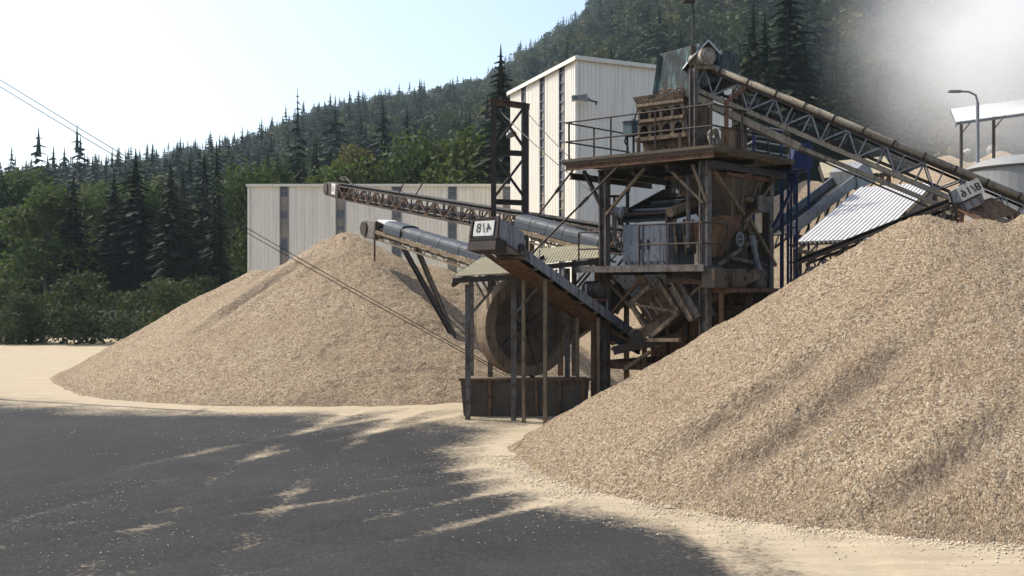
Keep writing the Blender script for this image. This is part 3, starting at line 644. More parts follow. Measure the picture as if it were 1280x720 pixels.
def under_tower():
    # yellow-brown feed hopper under the deck
    t=thing('feed_hopper','yellow-brown funnel hopper hanging under the railed deck','hopper',T(.9,2.2,5.6))
    hi=[T(-.1,1.0,7.45),T(2.0,1.0,7.45),T(2.0,3.4,7.45),T(-.1,3.4,7.45)]; lo=[T(.2,1.7,5.75),T(.9,1.7,5.75),T(.9,2.6,5.75),T(.2,2.6,5.75)]
    mb=MB(); mb.hexa(lo,hi); part(t,'funnel',mb,M['murk'])
    mb=MB(); mb.box(T(.95,2.2,7.40),(2.24,2.54,.1),AX); part(t,'rim',mb,M['rust'])
    for k in range(3):
        a=-.02+k*.1; mb=MB(); mb.beam(T(-.12,1.3+.8*k,7.4),T(.16,1.8+.35*k,5.8),.08,.08); part(t,'rib',mb,M['tan'])
    t=thing('rust_hopper','dark rust-red hopper with a hand wheel beside the near column','hopper',T(-.1,1.2,4.8))
    c=onface(906,290,a=.5)
    hi=[T(.9,.6,5.95),T(.9,2.0,5.95),T(-.1,2.0,6.15),T(-.1,.6,6.15)]; lo=[T(.7,.9,4.95),T(.7,1.3,4.95),T(.2,1.3,4.95),T(.2,.9,4.95)]
    mb=MB(); mb.hexa(lo,hi); part(t,'funnel',mb,M['rust'])
    w=onface(925,299,a=-.15); mb=MB()
    pts=[w+V_*(.2*math.cos(q))+ZZ*(.2*math.sin(q)) for q in [i*.35 for i in range(19)]]; mb.path(pts,.03,7); mb.beam(w-V_*.18,w+V_*.18,.03,.03); mb.beam(w-ZZ*.18,w+ZZ*.18,.03,.03); part(t,'hand_wheel',mb,M['gal'])
    mb=MB(); mb.tube(w,w+U*.6,.04); part(t,'shaft',mb,M['dark'])
    # ducts and bins at right
    t=thing('vertical_duct','grey square duct running down inside the tower beside the right column','duct',T(.6,3.0,1))
    mb=MB(); mb.beam(T(.5,2.7,1.2),T(.5,2.7,5.7),.55,.5); part(t,'duct',mb,M['murk'])
    for z in(2.2,3.5,4.8):
        mb=MB(); mb.box(T(.5,2.7,z),(.66,.66,.06),AX); part(t,'flange',mb,M['dark'])
    t=thing('angled_chute','tan sheet chute sloping between hopper and right column of the tower','chute',T(-.2,3,4))
    mb=MB(); mb.hexa([T(.2,2.0,6.6),T(.7,2.0,6.6),T(.7,2.25,6.85),T(.2,2.25,6.85)],[T(.2,3.4,5.2),T(.7,3.4,5.2),T(.7,3.6,5.5),T(.2,3.6,5.5)]); part(t,'body',mb,M['grime'])
    mb=MB(); mb.beam(T(.17,2.25,6.87),T(.17,3.6,5.52),.05,.06); part(t,'edge',mb,M['rust'])
    t=thing('side_tank','dark grey upright tank standing inside the tower behind the rust hopper','tank',T(1.2,3.0,4.6))
    mb=MB(); mb.tube(T(1.3,2.7,4.6),T(1.3,2.7,5.7),.55,20); part(t,'shell',mb,M['steel'],smooth=False)
    mb=MB(); mb.tube(T(1.3,2.7,5.7),T(1.3,2.7,5.85),.58,20); part(t,'lid',mb,M['dark'])
    # row of cabinets low right
    for k,(u_,l) in enumerate(((893,'dull tan cabinet nearest the near column in the low row under the tower'),(917,'dull tan cabinet in the middle of the low row under the tower'),(943,'dull tan cabinet nearest the right column in the low row under the tower'))):
        c=onface(u_,345,a=-.35); t=thing('switch_cabinet',l,'cabinet',(c.x,c.y,4.0),group='cabinets in the low row under the tower')
        mb=MB(); mb.box((c.x,c.y,4.28),(.45,.72,.56),AX); part(t,'body',mb,M['murk'],bevel=.02)
        mb=MB(); mb.box(Vector((c.x,c.y,4.28))-U*.24,(.03,.6,.44),AX); d=part(t,'door',mb,M['murk'])
        mb=MB(); mb.box(Vector((c.x,c.y,4.28))-U*.27+V_*.2,(.03,.05,.12),AX); part(t,'handle',mb,M['dark'],d)
    t=thing('cabinet_shelf','rusty beam shelf carrying the row of low cabinets','shelf',T(-.3,2,3.9))
    mb=MB(); mb.beam(T(-.35,.2,3.93),T(-.35,4.2,3.93),.6,.12); part(t,'shelf_plate',mb,M['rust'])
    for b in(.3,2.0,4.0):
        mb=MB(); mb.beam(T(-.35,b,0),T(-.35,b,3.87),.12,.12); part(t,'leg',mb,M['rust'])
    # chute group under the walkway
    t=thing('discharge_hopper','pale blue-grey pyramid hopper hanging below the middle walkway','hopper',T(2.4,1,2.7))
    mb=MB(); mb.hexa([T(1.9,.9,3.0),T(2.5,.9,3.0),T(2.5,1.5,3.0),T(1.9,1.5,3.0)],[T(1.3,-.1,4.40),T(3.3,-.1,4.40),T(3.3,2.2,4.40),T(1.3,2.2,4.40)]); part(t,'funnel',mb,M['box'])
    mb=MB(); mb.beam(T(2.25,-.14,4.38),T(2.2,.86,3.05),.32,.03,V_); part(t,'stain_strip',mb,M['tan'])
    t=thing('square_chute','tilted square chute with open frame below the pale hopper','chute',T(2,0,2.2))
    c=onface(818,385,b=-.1); e1=(U*-.80+ZZ*.60).normalized(); e2=(U*.60+ZZ*.80).normalized()
    mb=MB(); s=.62
    for a_,b_ in((-1,-1),(1,-1),(1,1),(-1,1)): pass
    q=[c+e1*s-e2*s,c+e1*s+e2*s,c-e1*s+e2*s,c-e1*s-e2*s]
    for i in range(4): mb.beam(q[i],q[(i+1)%4],.12,.12,(V_.x,V_.y,0))
    mb.beam(q[0],q[2],.07,.07,(V_.x,V_.y,0))
    part(t,'frame',mb,M['grime'])
    mb=MB(); mb.prism([k+V_*.3 for k in q],V_*.8); part(t,'box',mb,M['rust'])
    for k in range(3):
        mb=MB(); p=c+e1*(.25*(k-1))-V_*.02; mb.beam(p-e2*.25,p+e2*.22,.05,.04,(V_.x,V_.y,0)); part(t,'bracket',mb,M['steel'])
    t=thing('side_chute','grey sloping chute pouring toward the beige beam conveyor','chute',T(1,.2,3))
    mb=MB(); mb.hexa([T(1.2,-.1,4.0),T(1.2,.8,4.0),T(.5,.8,3.0),T(.5,-.1,3.0)],[T(.8,-.1,4.2),T(.8,.8,4.2),T(.1,.8,3.2),T(.1,-.1,3.2)]); part(t,'body',mb,M['steel'])
    mb=MB(); mb.beam(T(1.0,-.14,4.15),T(.3,-.14,3.1),.06,.3,(V_.x,V_.y,0)); part(t,'lip',mb,M['tan'])
    t=thing('drive_motor','dark finned drive motor mounted beside the lower belt under the walkway','motor',T(3.6,-.3,3.2))
    c=onface(742,362,b=-.2)
    mb=MB(); mb.tube(c-U*.3,c+U*.3,.24,14); part(t,'body',mb,M['steel'])
    mb=MB()
    for k in range(5): mb.tube(c+U*(-.25+.12*k),c+U*(-.22+.12*k),.275,14)
    part(t,'fins',mb,M['dark'])
    mb=MB(); mb.box(c-ZZ*.32,(.7,.5,.1),AX); part(t,'base',mb,M['rust'])
    mb=MB(); mb.beam(c-ZZ*.37,Vector((c.x,c.y,0)),.15,.15); part(t,'post',mb,M['rust'])
    # small blue-grey valve by the left column
    c=onface(768,262,b=.4); t=thing('valve','blue-grey valve with a black hand wheel beside the left column','valve',c)
    mb=MB(); mb.tube(c+U*.25,c-U*.3-ZZ*.1,.14,12); part(t,'body',mb,M['box'])
    mb=MB(); mb.tube(c-U*.3-ZZ*.1,c-U*.38-ZZ*.12,.2,12); part(t,'flange',mb,M['box'])
    mb=MB(); pts=[c+ZZ*.42+U*(.2*math.cos(q))+V_*(.2*math.sin(q)) for q in [i*.35 for i in range(19)]]; mb.path(pts,.028,6); part(t,'hand_wheel',mb,M['dark'])
    mb=MB(); mb.tube(c,c+ZZ*.42,.04,8); part(t,'stem',mb,M['dark'])
    mb=MB(); mb.tube(c-ZZ*1.0,c,.08,8); part(t,'pipe',mb,M['steel'])
    # heap of dark machinery low left of tower: sand classifier body
    t=thing('screw_classifier','dark trough of a screw classifier lying low between the sand wheel and the tower','classifier',P(735,430,36.5))
    mb=MB(); a=P(690,430,38); b=P(800,352,37.2); mb.beam(a,b,1.2,.7); part(t,'trough',mb,M['dark'])
    mb=MB(); mb.tube(a+Vector((0,-.3,.35)),b+Vector((0,-.3,.4)),.16,12); part(t,'shaft',mb,M['steel'])
    for k in range(7):
        p=a.lerp(b,.1+.13*k)+Vector((0,-.3,.38)); mb=MB(); d=(b-a).normalized(); mb.tube(p-d*.02,p+d*.02,.36,14); part(t,'blade',mb,M['rust'])
    for k in(.1,.85):
        p=a.lerp(b,k); mb=MB(); mb.beam((p.x,p.y,0),(p.x,p.y,p.z-.35),.16,.16); part(t,'leg',mb,M['rust'])
under_tower()
def tower_clutter():
    t=thing('dust_partition','stained sheet partition closing the back of the tower behind the hoppers','partition',T(1,3.5,1))
    mb=MB(); mb.box(T(.95,3.62,4.2),(1.6,.04,3.1),AX); part(t,'sheet',mb,M['murk'])
    for z in(2.8,4.1,5.4):
        mb=MB(); mb.beam(T(.1,3.58,z),T(1.8,3.58,z),.07,.09); part(t,'girt',mb,M['dark'])
    t=thing('lower_sheeting','dark rust-stained sheeting low under the tower behind the chutes','sheeting',T(2.4,2.8,.2))
    mb=MB(); mb.box(T(2.3,2.9,2.2),(3.2,.05,4.1),AX); part(t,'sheet',mb,M['rust'])
    for a in(.8,1.6,2.4,3.2):
        mb=MB(); mb.beam(T(a,2.84,.2),T(a,2.84,4.2),.08,.08); part(t,'stud',mb,M['dark'])
    rd=random.Random(5)
    for k,(p,q,r,m,l) in enumerate((
        (T(.9,.5,7.4),T(.9,.5,5.2),.07,'steel','slim upright grey pipe just inside the near column'),
        (T(1.3,.6,6.9),T(-.2,2.6,6.7),.09,'grime','dusty pipe running level under the deck of the tower'),
        (T(0,1.4,4.9),T(0,3.6,4.7),.06,'steel','thin level pipe above the low cabinets'),
        (T(-.1,2.5,5.6),T(-.1,3.0,4.4),.09,'box','short pale blue pipe beside the hand wheel'),
        (T(3.5,1.0,7.5),T(3.5,1.0,5.0),.06,'dark','dark upright pipe just inside the left column'))):
        mb=MB(); mb.tube(p,q,r,9)
        for f in(.15,.85): c=p.lerp(q,f); d=(q-p).normalized(); mb.tube(c-d*.03,c+d*.03,r*1.5,9)
        single('pipe',mb,M[m],l,'pipe')
    for k,(a,b,z,l) in enumerate(((-.1,2.9,6.6,'hanging grey sheet box under the right side of the deck'),)):
        t=thing('junction_box',l,'box',T(a,b,z-.2)); mb=MB(); mb.box(T(a,b,z),(.5,.8,.5),AX); part(t,'body',mb,M['steel'],bevel=.02)
        mb=MB(); mb.box(T(a,b-.42,z),(.4,.03,.36),AX); part(t,'lid',mb,M['dark'])
        mb=MB(); mb.beam(T(a,b,z+.25),T(a,b,7.75),.1,.1); part(t,'hanger',mb,M['dark'])
    for k,(u0,v0,u1,v1,b,m,l) in enumerate((
        (760,352,812,408,.5,'tan','tan diagonal strut below the walkway nearest the left column'),
        (845,345,800,398,.9,'rust','rusty diagonal strut crossing behind the square chute'),
        (872,352,842,398,.35,'tan','tan strut between the near column and the square chute'),
        (790,425,850,425,-.2,'tan','level tan beam low under the square chute'),
        (765,436,826,432,.3,'dust','pale dusty beam lying lowest under the tower'),
        (812,440,780,462,-.3,'tan','short tan prop under the tail of the plate-bearing conveyor'))):
        mb=MB(); mb.beam(onface(u0,v0,b=b),onface(u1,v1,b=b),.12,.10)
        single('strut',mb,M[m],l,'strut')
    for k,(u0,v0,u1,v1,a,m,l) in enumerate((
        (895,372,935,352,-.1,'tan','tan strut above the beige-framed low conveyor'),
        (900,330,940,300,.3,'dust','dusty brace beside the hand wheel'),
        (945,262,962,240,.2,'dust','short dusty brace at the top of the right column'))):
        mb=MB(); mb.beam(onface(u0,v0,a=a),onface(u1,v1,a=a),.11,.09)
        single('strut',mb,M[m],l,'strut')
    for k,(u0,v0,u1,v1,b,w,m,l) in enumerate((
        (700,372,768,372,.9,.14,'dark','dark level beam left of the left column under the walkway'),
        (722,398,800,440,.4,.16,'dark','dark sloping beam below the plate-bearing conveyor'),
        (778,346,842,372,1.2,.10,'rust','rusty slanting pipe-rest just under the walkway'),
        (856,348,856,420,.5,.12,'dark','dark upright prop between square chute and near column'),
        (832,352,876,352,-.15,.14,'rust','rusty level stub beam under the walkway by the near column'),
        (770,392,790,352,.6,.10,'steel','grey strut leaning beside the left column base'),
        (838,405,880,378,.1,.14,'dark','dark slanting beam beneath the beige-framed low conveyor'))):
        mb=MB(); mb.ibeam(onface(u0,v0,b=b),onface(u1,v1,b=b),w,w,.025)
        single('strut',mb,M[m],l,'strut')
    # hoses hanging like ragged straps from the screen
    for k in range(5):
        p=T(1.35-.12*k,.5+.3*k,6.1); mb=MB(); mb.path([p,p-ZZ*.3+U*.05,p-ZZ*.7-U*.03*k,p-ZZ*1.05+V_*.08],.045,6)
        single('hanging_hose',mb,M['grime'],'dusty hose hanging from the tilted screen behind the near column','hose','hoses hanging from the tilted screen')
tower_clutter()

# ------------------------------------------------------------------ conveyors
def truss_parts(t,A,B,width,height,n,mat,roll=True,belt=True,webmat=None,chord=.07,web=.045,first=0):
    A=Vector(A);B=Vector(B); d=(B-A).normalized(); X=d.cross(ZZ).normalized(); Z=X.cross(d)
    for s in(-1,1):
        mb=MB(); o=X*(s*width/2)
        mb.beam(A+o,B+o,chord,chord); mb.beam(A+o-Z*height,B+o-Z*height,chord,chord)
        if webmat: part(t,'chord_frame',mb,M[mat]); mb=MB()
        for i in range(n+1):
            p=A.lerp(B,i/n)+o; mb.beam(p,p-Z*height,web,web)
            if i<n:
                q=A.lerp(B,(i+1)/n)+o
                if i%2: mb.beam(p-Z*height,q,web,web)
                else: mb.beam(p,q-Z*height,web,web)
        part(t,'lattice' if webmat else 'side_frame',mb,M[webmat or mat])
    mb=MB()
    for i in range(n+1):
        p=A.lerp(B,i/n); mb.beam(p+X*width/2-Z*height,p-X*width/2-Z*height,web,web)
    part(t,'cross_ties',mb,M[mat])
    if belt:
        mb=MB(); w2=width*.42
        vs=[]; prof=[(-w2,.10),(-w2*.45,.0),(w2*.45,.0),(w2,.10)]
        for p in(A,B):
            vs+=[p+X*x+Z*(.03+z) for x,z in prof]
        vs+=[v+Z*.025 for v in vs]
        fs=[(i,i+1,i+5,i+4) for i in range(3)]+[(i+8,i+12,i+13,i+9) for i in range(3)]+[(0,4,12,8),(3,11,15,7)]
        mb.add(vs,fs); part(t,'belt',mb,M['belt'])
        mb=MB(); mb.prism([A-X*w2-Z*height*.72,A+X*w2-Z*height*.72,B+X*w2-Z*height*.72,B-X*w2-Z*height*.72],-Z*.02); part(t,'return_belt',mb,M['belt'])
    if roll:
        m=None
        for i in range(n):
            p=A.lerp(B,(i+.5)/n)-Z*height*.55; mb=MB(); mb.tube(p-X*width*.44,p+X*width*.44,.075,8); part(t,'roller',mb,M['gal'])
    return d,X,Z

def conveyor_slim():
    A=P(432,233,60); B=P(790,292,36.0)
    t=thing('conveyor','long slim dark lattice conveyor reaching from the tower out over the small gravel pile','conveyor',(B.x,B.y,0))
    d,X,Z=truss_parts(t,A,B,.8,.70,30,'dark',True,True,'rust',.075,.05)
    H=P(394,226,62.5); 
    mb=MB(); e=A-d*1.9; mb.hexa([e-X*.45-Z*.62,e+X*.45-Z*.62,A+X*.45-Z*.7,A-X*.45-Z*.7],[e-X*.45+Z*.12,e+X*.45+Z*.12,A+X*.45+Z*.1,A-X*.45+Z*.1]); part(t,'head_box',mb,M['dark'],bevel=.03)
    mb=MB(); mb.tube(e-d*.05-X*.5-Z*.25,e-d*.05+X*.5-Z*.25,.34,14); part(t,'head_drum',mb,M['dark'])
    # white plate with its smeared marks, on the camera side
    side=X if (X.y<0) else -X
    c=e+d*1.25+side*.462-Z*.2
    mb=MB(); mb.box(c,(.62,.02,.58),(d,side,Z)); pl=part(t,'number_plate',mb,M['sign'])
    mk=MB()
    for dx,dz,w_,h_ in((-.20,.12,.10,.05),(-.22,-.02,.05,.20),(-.13,-.14,.12,.05),(-.06,.0,.05,.12),(.06,.1,.05,.22),(.10,-.04,.12,.05),(.16,-.1,.05,.18)):
        mk.box(c+side*.014+d*dx+Z*dz,(w_,.006,h_),(d,side,Z))
    part(t,'marking',mk,M['ink'],pl)
    mb=MB(); mb.path([e+Z*.1+d*.6,e+Z*.45+d*1.0,e+Z*.5+d*1.9,e+Z*.15+d*2.9],.03,6); mb.path([e+Z*.35+d*.8,e+Z*.35+d*2.3],.03,6); part(t,'guard_hoop',mb,M['dark'])
    for k,(u_,v_) in enumerate(((513,227),(543,224))):
        f=(u_-30-432)/(790-432); 
        p=A.lerp(B,(.27,.345)[k]); q=p+d*1.5+Z*.0; top=p+Z*.95+d*1.1
        mb=MB(); mb.tube(p,top,.03,6); part(t,'rod',mb,M['dark'])
    # support leg near the gallows frame
    p=A.lerp(B,.93); mb=MB(); mb.beam(p-Z*.7,(p.x,p.y,0),.14,.14); part(t,'support_leg',mb,M['dark'])
conveyor_slim()

def covered(name,label,A,B,r,n,tail_cut=0.0,head=True):
    t=thing('conveyor',label,'conveyor',(B.x,B.y,0))
    d=(B-A).normalized(); X=d.cross(ZZ).normalized(); Z=X.cross(d); side=X if X.y<0 else -X
    S=A+d*(1.55 if head else 0)
    seg=(B-S)/n
    for i in range(n):
        p=S+seg*i; q=S+seg*(i+1)*1.0-seg*.03
        mb=MB(); k=12
        ring=lambda c,rr:[c+X*(rr*math.copysign(abs(math.cos(a))**.55,math.cos(a)))+Z*(rr*1.0*max(0,math.sin(a))**.55) for a in [math.pi*j/k for j in range(k+1)]]
        ro=r*(1.16 if (i==0 and head) else 1)
        vs=ring(p,ro)+ring(q,ro)+ring(p,ro-.03)+ring(q,ro-.03); m=k+1
        fs=[(j,j+1,m+j+1,m+j) for j in range(k)]+[(2*m+j,3*m+j,3*m+j+1,2*m+j+1) for j in range(k)]
        fs+=[(j,2*m+j,2*m+j+1,j+1) for j in range(k)]+[(m+j,m+j+1,3*m+j+1,3*m+j) for j in range(k)]
        fs+=[(0,m,3*m,2*m),(k,2*m+k,3*m+k,m+k)]
        mb.add(vs,fs); part(t,'cover',mb,M['cover'],smooth=False)
    mb=MB()
    for s in(-1,1):
        mb.beam(A+X*(s*r)-Z*.10,B+X*(s*r)-Z*.10,.06,.14); mb.beam(A+X*(s*r*.8)-Z*.42,B+X*(s*r*.8)-Z*.42,.06,.06)
        nn=n*2
        for i in range(nn):
            a=A.lerp(B,i/nn)+X*(s*r)-Z*.1; b=A.lerp(B,(i+.5)/nn)+X*(s*r*.8)-Z*.42; c=A.lerp(B,(i+1)/nn)+X*(s*r)-Z*.1
            mb.beam(a,b,.04,.04); mb.beam(b,c,.04,.04)
    part(t,'frame',mb,M['tan'])
    mb=MB(); mb.prism([A-X*r*.8+Z*.02,A+X*r*.8+Z*.02,B+X*r*.8+Z*.02,B-X*r*.8+Z*.02],Z*.04); part(t,'belt',mb,M['belt'])
    if head:
        mb=MB(); e=A-d*.2; mb.hexa([e-X*.45-Z*.5,e+X*.45-Z*.5,e+d*1.0+X*.45-Z*.4,e+d*1.0-X*.45-Z*.4],[e-X*.40-d*.0+Z*.30,e+X*.40+Z*.30,e+d*1.0+X*.45+Z*.34,e+d*1.0-X*.45+Z*.34]); part(t,'head_box',mb,M['steel'],bevel=.03)
        mb=MB(); mb.tube(e-X*.5-Z*.1,e+X*.5-Z*.1,.3,14); part(t,'head_drum',mb,M['dark'])
        mb=MB(); mb.hexa([A+d*.85-X*.4+Z*.36,A+d*.85+X*.4+Z*.36,S+X*.4+Z*.30,S-X*.4+Z*.30],[A+d*.85-X*.4+Z*.42,A+d*.85+X*.4+Z*.42,S+X*.4+Z*.36,S-X*.4+Z*.36]); part(t,'lid',mb,M['roofwhite'])
        h=A+d*.55-Z*.4+side*.3; mb=MB(); mb.beam(h,h-ZZ*.95,.06,.06); part(t,'scraper_rod',mb,M['rust'])
    return t,d,X,Z
def conveyor_b():
    A=P(470,284,46); B=P(640,336,37.5)
    t,d,X,Z=covered('conveyor','inclined conveyor under a dark blue-grey half-round cover beside the small pile',A,B,.40,6)
    for s,(u0,v0) in((-1,(519,306)),(1,(526,306))):
        p=A.lerp(B,.30)+X*(.3*s)-Z*.42; q=P(598 if s<0 else 606,0,41.5); q.z=0
        mb=MB(); mb.ibeam(p,q,.16,.16,.03); part(t,'leg',mb,M['tan' if s<0 else 'dark'])
    p=A.lerp(B,.75)-Z*.42; mb=MB(); mb.beam(p,(p.x,p.y,0),.14,.14); part(t,'leg',mb,M['steel'])
conveyor_b()
def conveyor_d():
    A=P(655,284,41); B=P(760,312,37)
    t,d,X,Z=covered('conveyor','short half-round covered conveyor running behind the left tower column',A,B,.48,5,0,False)
    p=A.lerp(B,.12)-Z*.42; mb=MB(); mb.beam(p,(p.x,p.y,0),.16,.16); part(t,'leg',mb,M['rust'])
    p=A.lerp(B,.9)-Z*.42; mb=MB(); mb.beam(p,(p.x,p.y,0),.16,.16); part(t,'leg',mb,M['rust'])
conveyor_d()

def text_part(t,parent,txt,size,origin,right,up,mirror,mat,name='lettering',space=1.22):
    cu=bpy.data.curves.new('txt','FONT'); cu.body=txt; cu.size=size; cu.align_x='CENTER'; cu.align_y='CENTER'; cu.extrude=.004; cu.offset=.007 if space<1.2 else .005; cu.space_character=space
    ob=bpy.data.objects.new('txt',cu); COL.objects.link(ob); dg=bpy.context.evaluated_depsgraph_get()
    me=bpy.data.meshes.new_from_object(ob.evaluated_get(dg)); bpy.data.objects.remove(ob)
    nrm=Vector(right).cross(Vector(up)).normalized(); off=root_of(parent)
    for v in me.vertices:
        x,y,z=v.co; v.co=Vector(origin)+Vector(right)*(-x if mirror else x)+Vector(up)*y+nrm*z-off
    import bmesh
    b=bmesh.new(); b.from_mesh(me); bmesh.ops.recalc_face_normals(b,faces=b.faces); b.to_mesh(me); b.free()
    me.name=name; me.materials.clear(); me.materials.append(mat)
    o=bpy.data.objects.new(name,me); COL.objects.link(o); o.parent=parent; return o

def conveyor_c():
    D=Vector((.633,.774,0)); Wd=Vector((.774,-.633,0)); C0=Vector((-.415,30,0))
    def K(t_,w_,z): return C0+D*t_+Wd*w_+ZZ*z      # t along, w sideways (0 = near-right side, negative = far-left side)
    t=thing('conveyor','grey-sided belt conveyor with a boxed head bearing a mirrored 4/8 plate','conveyor',K(3,-.5,0))
    W=1.0; s=-2.56/5.9
    zt=lambda t_: 5.06+s*(t_-1.3)
    # head box
    mb=MB(); mb.hexa([K(0,-.92,5.36),K(0,0,5.36),K(1.35,0,4.78),K(1.35,-.92,4.78)],[K(0.12,-.90,5.87),K(0.12,0,5.93),K(1.2,0,5.56),K(1.2,-.90,5.52)]); part(t,'head_box',mb,M['box'],bevel=.015)
    mb=MB(); mb.hexa([K(-.10,-1.0,5.05),K(-.10,.02,5.05),K(.4,.02,4.95),K(.4,-1.0,4.95)],[K(-.05,-.98,5.34),K(-.05,.02,5.34),K(.4,.02,5.3),K(.4,-.98,5.3)]); part(t,'skirt',mb,M['dark'])
    fr=MB(); fo=-.03
    q=[K(fo,-.94,5.36),K(fo,.02,5.36),K(fo+.09,.02,5.93),K(fo+.09,-.92,5.88)]
    for i in range(4): fr.beam(q[i],q[(i+1)%4],.07,.07,D)
    part(t,'sign_frame',fr,M['dark'])
    up=(q[3]-q[0]).normalized(); o0=(q[0]+q[2])/2+Vector((-.02*D.x,-.02*D.y,0))
    pm=MB(); n_=(Wd.cross(up)).normalized(); pm.box(o0,(.72,.02,.42),(Wd,n_,up)); pl=part(t,'number_plate',pm,M['sign'])
    nn=n_ if n_.y<0 else -n_
    text_part(t,pl,'4/8',.36,o0+nn*.013,Wd,up,True,M['ink'])
    mb=MB(); mb.beam(K(.05,.012,5.37),K(1.38,.012,4.80),.02,.04); mb.tube(K(1.0,.03,5.12),K(1.0,.10,5.12),.12,12); part(t,'bearing',mb,M['dark'])
    mb=MB(); mb.beam(K(1.28,.02,5.5),K(1.35,.02,4.8),.06,.06); part(t,'head_post',mb,M['dark'])
    # side walls
    for w_,m in((0,'box'),(-W,'rust')):
        mb=MB(); mb.prism([K(1.2,w_,zt(1.2)),K(7.2,w_,zt(7.2)),K(7.2,w_,zt(7.2)-.30),K(1.2,w_,zt(1.2)-.30)],Wd*.05); part(t,'side_wall',mb,M[m])
    mb=MB(); mb.prism([K(.3,-W+.05,zt(.3)-.12),K(.3,-.02,zt(.3)-.12),K(7.2,-.02,zt(7.2)-.12),K(7.2,-W+.05,zt(7.2)-.12)],ZZ*.03); part(t,'belt',mb,M['belt'])
    for i in range(9):
        tt=1.0+i*.75; mb=MB(); mb.beam(K(tt,-W,zt(tt)-.33),K(tt,.02,zt(tt)-.33),.09,.07); part(t,'cross_member',mb,M['tan' if i%3 else 'rust'])
    mb=MB(); mb.beam(K(.25,-W-.02,zt(.2)-.34),K(7.2,-W-.02,zt(7.2)-.34),.08,.12); part(t,'lower_rail',mb,M['rust'])
    mb=MB(); mb.prism([K(1.0,-W+.08,zt(1.0)-.40),K(1.0,-.08,zt(1.0)-.40),K(7.0,-.08,zt(7.0)-.40),K(7.0,-W+.08,zt(7.0)-.40)],ZZ*.02); part(t,'drip_pan',mb,M['rust'])
    for tt in(2.3,5.0):
        for w_ in(-.9,-.1):
            mb=MB(); mb.beam(K(tt,w_,0),K(tt,w_,zt(tt)-.36),.10,.10); part(t,'leg',mb,M['tan'])
    for i in range(5):
        tt=1.9+i*1.15; mb=MB(); mb.tube(K(tt,.0,zt(tt)),K(tt,.0,zt(tt)+.32),.02,6); part(t,'guard_pin',mb,M['gal'])
    mb=MB(); mb.tube(K(7.2,-W-.05,zt(7.2)-.15),K(7.2,.1,zt(7.2)-.15),.22,12); part(t,'tail_drum',mb,M['dark'])
conveyor_c()

def conveyor_e():
    A=P(884,90,33.8); B=P(1330,278,30.6)
    t=thing('conveyor','long dusty lattice conveyor climbing over the big pile to the top of the tower','conveyor',(B.x,B.y,0))
    d,X,Z=truss_parts(t,A,B,.95,.62,19,'dark',False,True,'gal',.07,.04)
    side=X if X.y<0 else -X
    mb=MB(); mb.tube(A+side*.5+Z*.14,B+side*.5+Z*.14,.10,10); part(t,'dust_cover',mb,M['dust'],smooth=True)
    mb=MB()
    for i in range(12):
        p=A.lerp(B,(i+.5)/12)+side*.5+Z*.14; mb.tube(p-d*.03,p+d*.03,.115,10)
    part(t,'cover_clamp',mb,M['dark'])
    mb=MB(); mb.beam(A+side*.5-Z*.66,B+side*.5-Z*.66,.10,.13); part(t,'bottom_chord',mb,M['dust'])
    # catwalk/spill plate below the truss
    a=A-d*.3+side*.15-Z*.86; b=A+d*3.6+side*.15-Z*1.0; mb=MB(); mb.beam(a,b,.75,.20); part(t,'spill_chute',mb,M['dust'])
    mb=MB(); c=A+d*8.6+side*.25-Z*.92; mb.beam(b,c,.40,.11); part(t,'spill_chute',mb,M['dust'])
    mb=MB(); mb.beam(b-Z*.12+side*.2,c-Z*.2+side*.2,.05,.05); part(t,'hand_rail',mb,M['dark'])
    # head: gable cap, pulley motor
    h=P(879,73,33.4)
    mb=MB(); tip=P(883,55,33.6); lf=P(857,82,33.6); rt=P(899,73,33.6)
    back=Vector((0,1.1,0)); th=Vector((0,0,.05))
    mb.prism([lf-Vector((0,.4,0)),tip-Vector((0,.4,0)),tip-Vector((0,.4,0))+th,lf-Vector((0,.4,0))+th],back); mb.prism([tip-Vector((0,.4,0)),rt-Vector((0,.4,0)),rt-Vector((0,.4,0))+th,tip-Vector((0,.4,0))+th],back); part(t,'cap_roof',mb,M['roofwhite'])
    mo=MB(); ax=Vector((.35,-1,.05)).normalized(); mo.tube(h-ax*.45,h+ax*.30,.27,18); m_=part(t,'head_motor',mo,M['motor'],smooth=False)
    mb=MB(); mb.tube(h+ax*.30,h+ax*.36,.21,16); mb.tube(h+ax*.36,h+ax*.40,.12,14); part(t,'fan_cover',mb,M['motor'],m_)
    mb=MB(); mb.box(h-ZZ*.33,(.6,.6,.1)); part(t,'motor_bracket',mb,M['tan'])
    mb=MB(); mb.hexa([P(860,92,34.2),P(885,100,34.0),P(885,100,35.0),P(860,92,35.0)],[P(862,78,34.2),P(884,78,34.0),P(884,78,35.0),P(862,78,35.0)]); part(t,'head_chute',mb,M['teal'])
    mb=MB(); mb.hexa([P(850,122,34.2),P(872,128,34.2),P(872,128,34.9),P(850,122,34.9)],[P(866,93,34.0),P(884,99,34.0),P(884,99,34.9),P(866,93,34.9)]); part(t,'discharge_spout',mb,M['tan'])
    # legs to the ground (behind the pile)
    for f in(.93,):
        p=A.lerp(B,f)-Z*.62
        for s in(-1,1):
            mb=MB(); mb.beam(p+X*(.45*s),(p.x+.2*s,p.y+.9*s,0),.14,.14); part(t,'leg',mb,M['steel'])
conveyor_e()

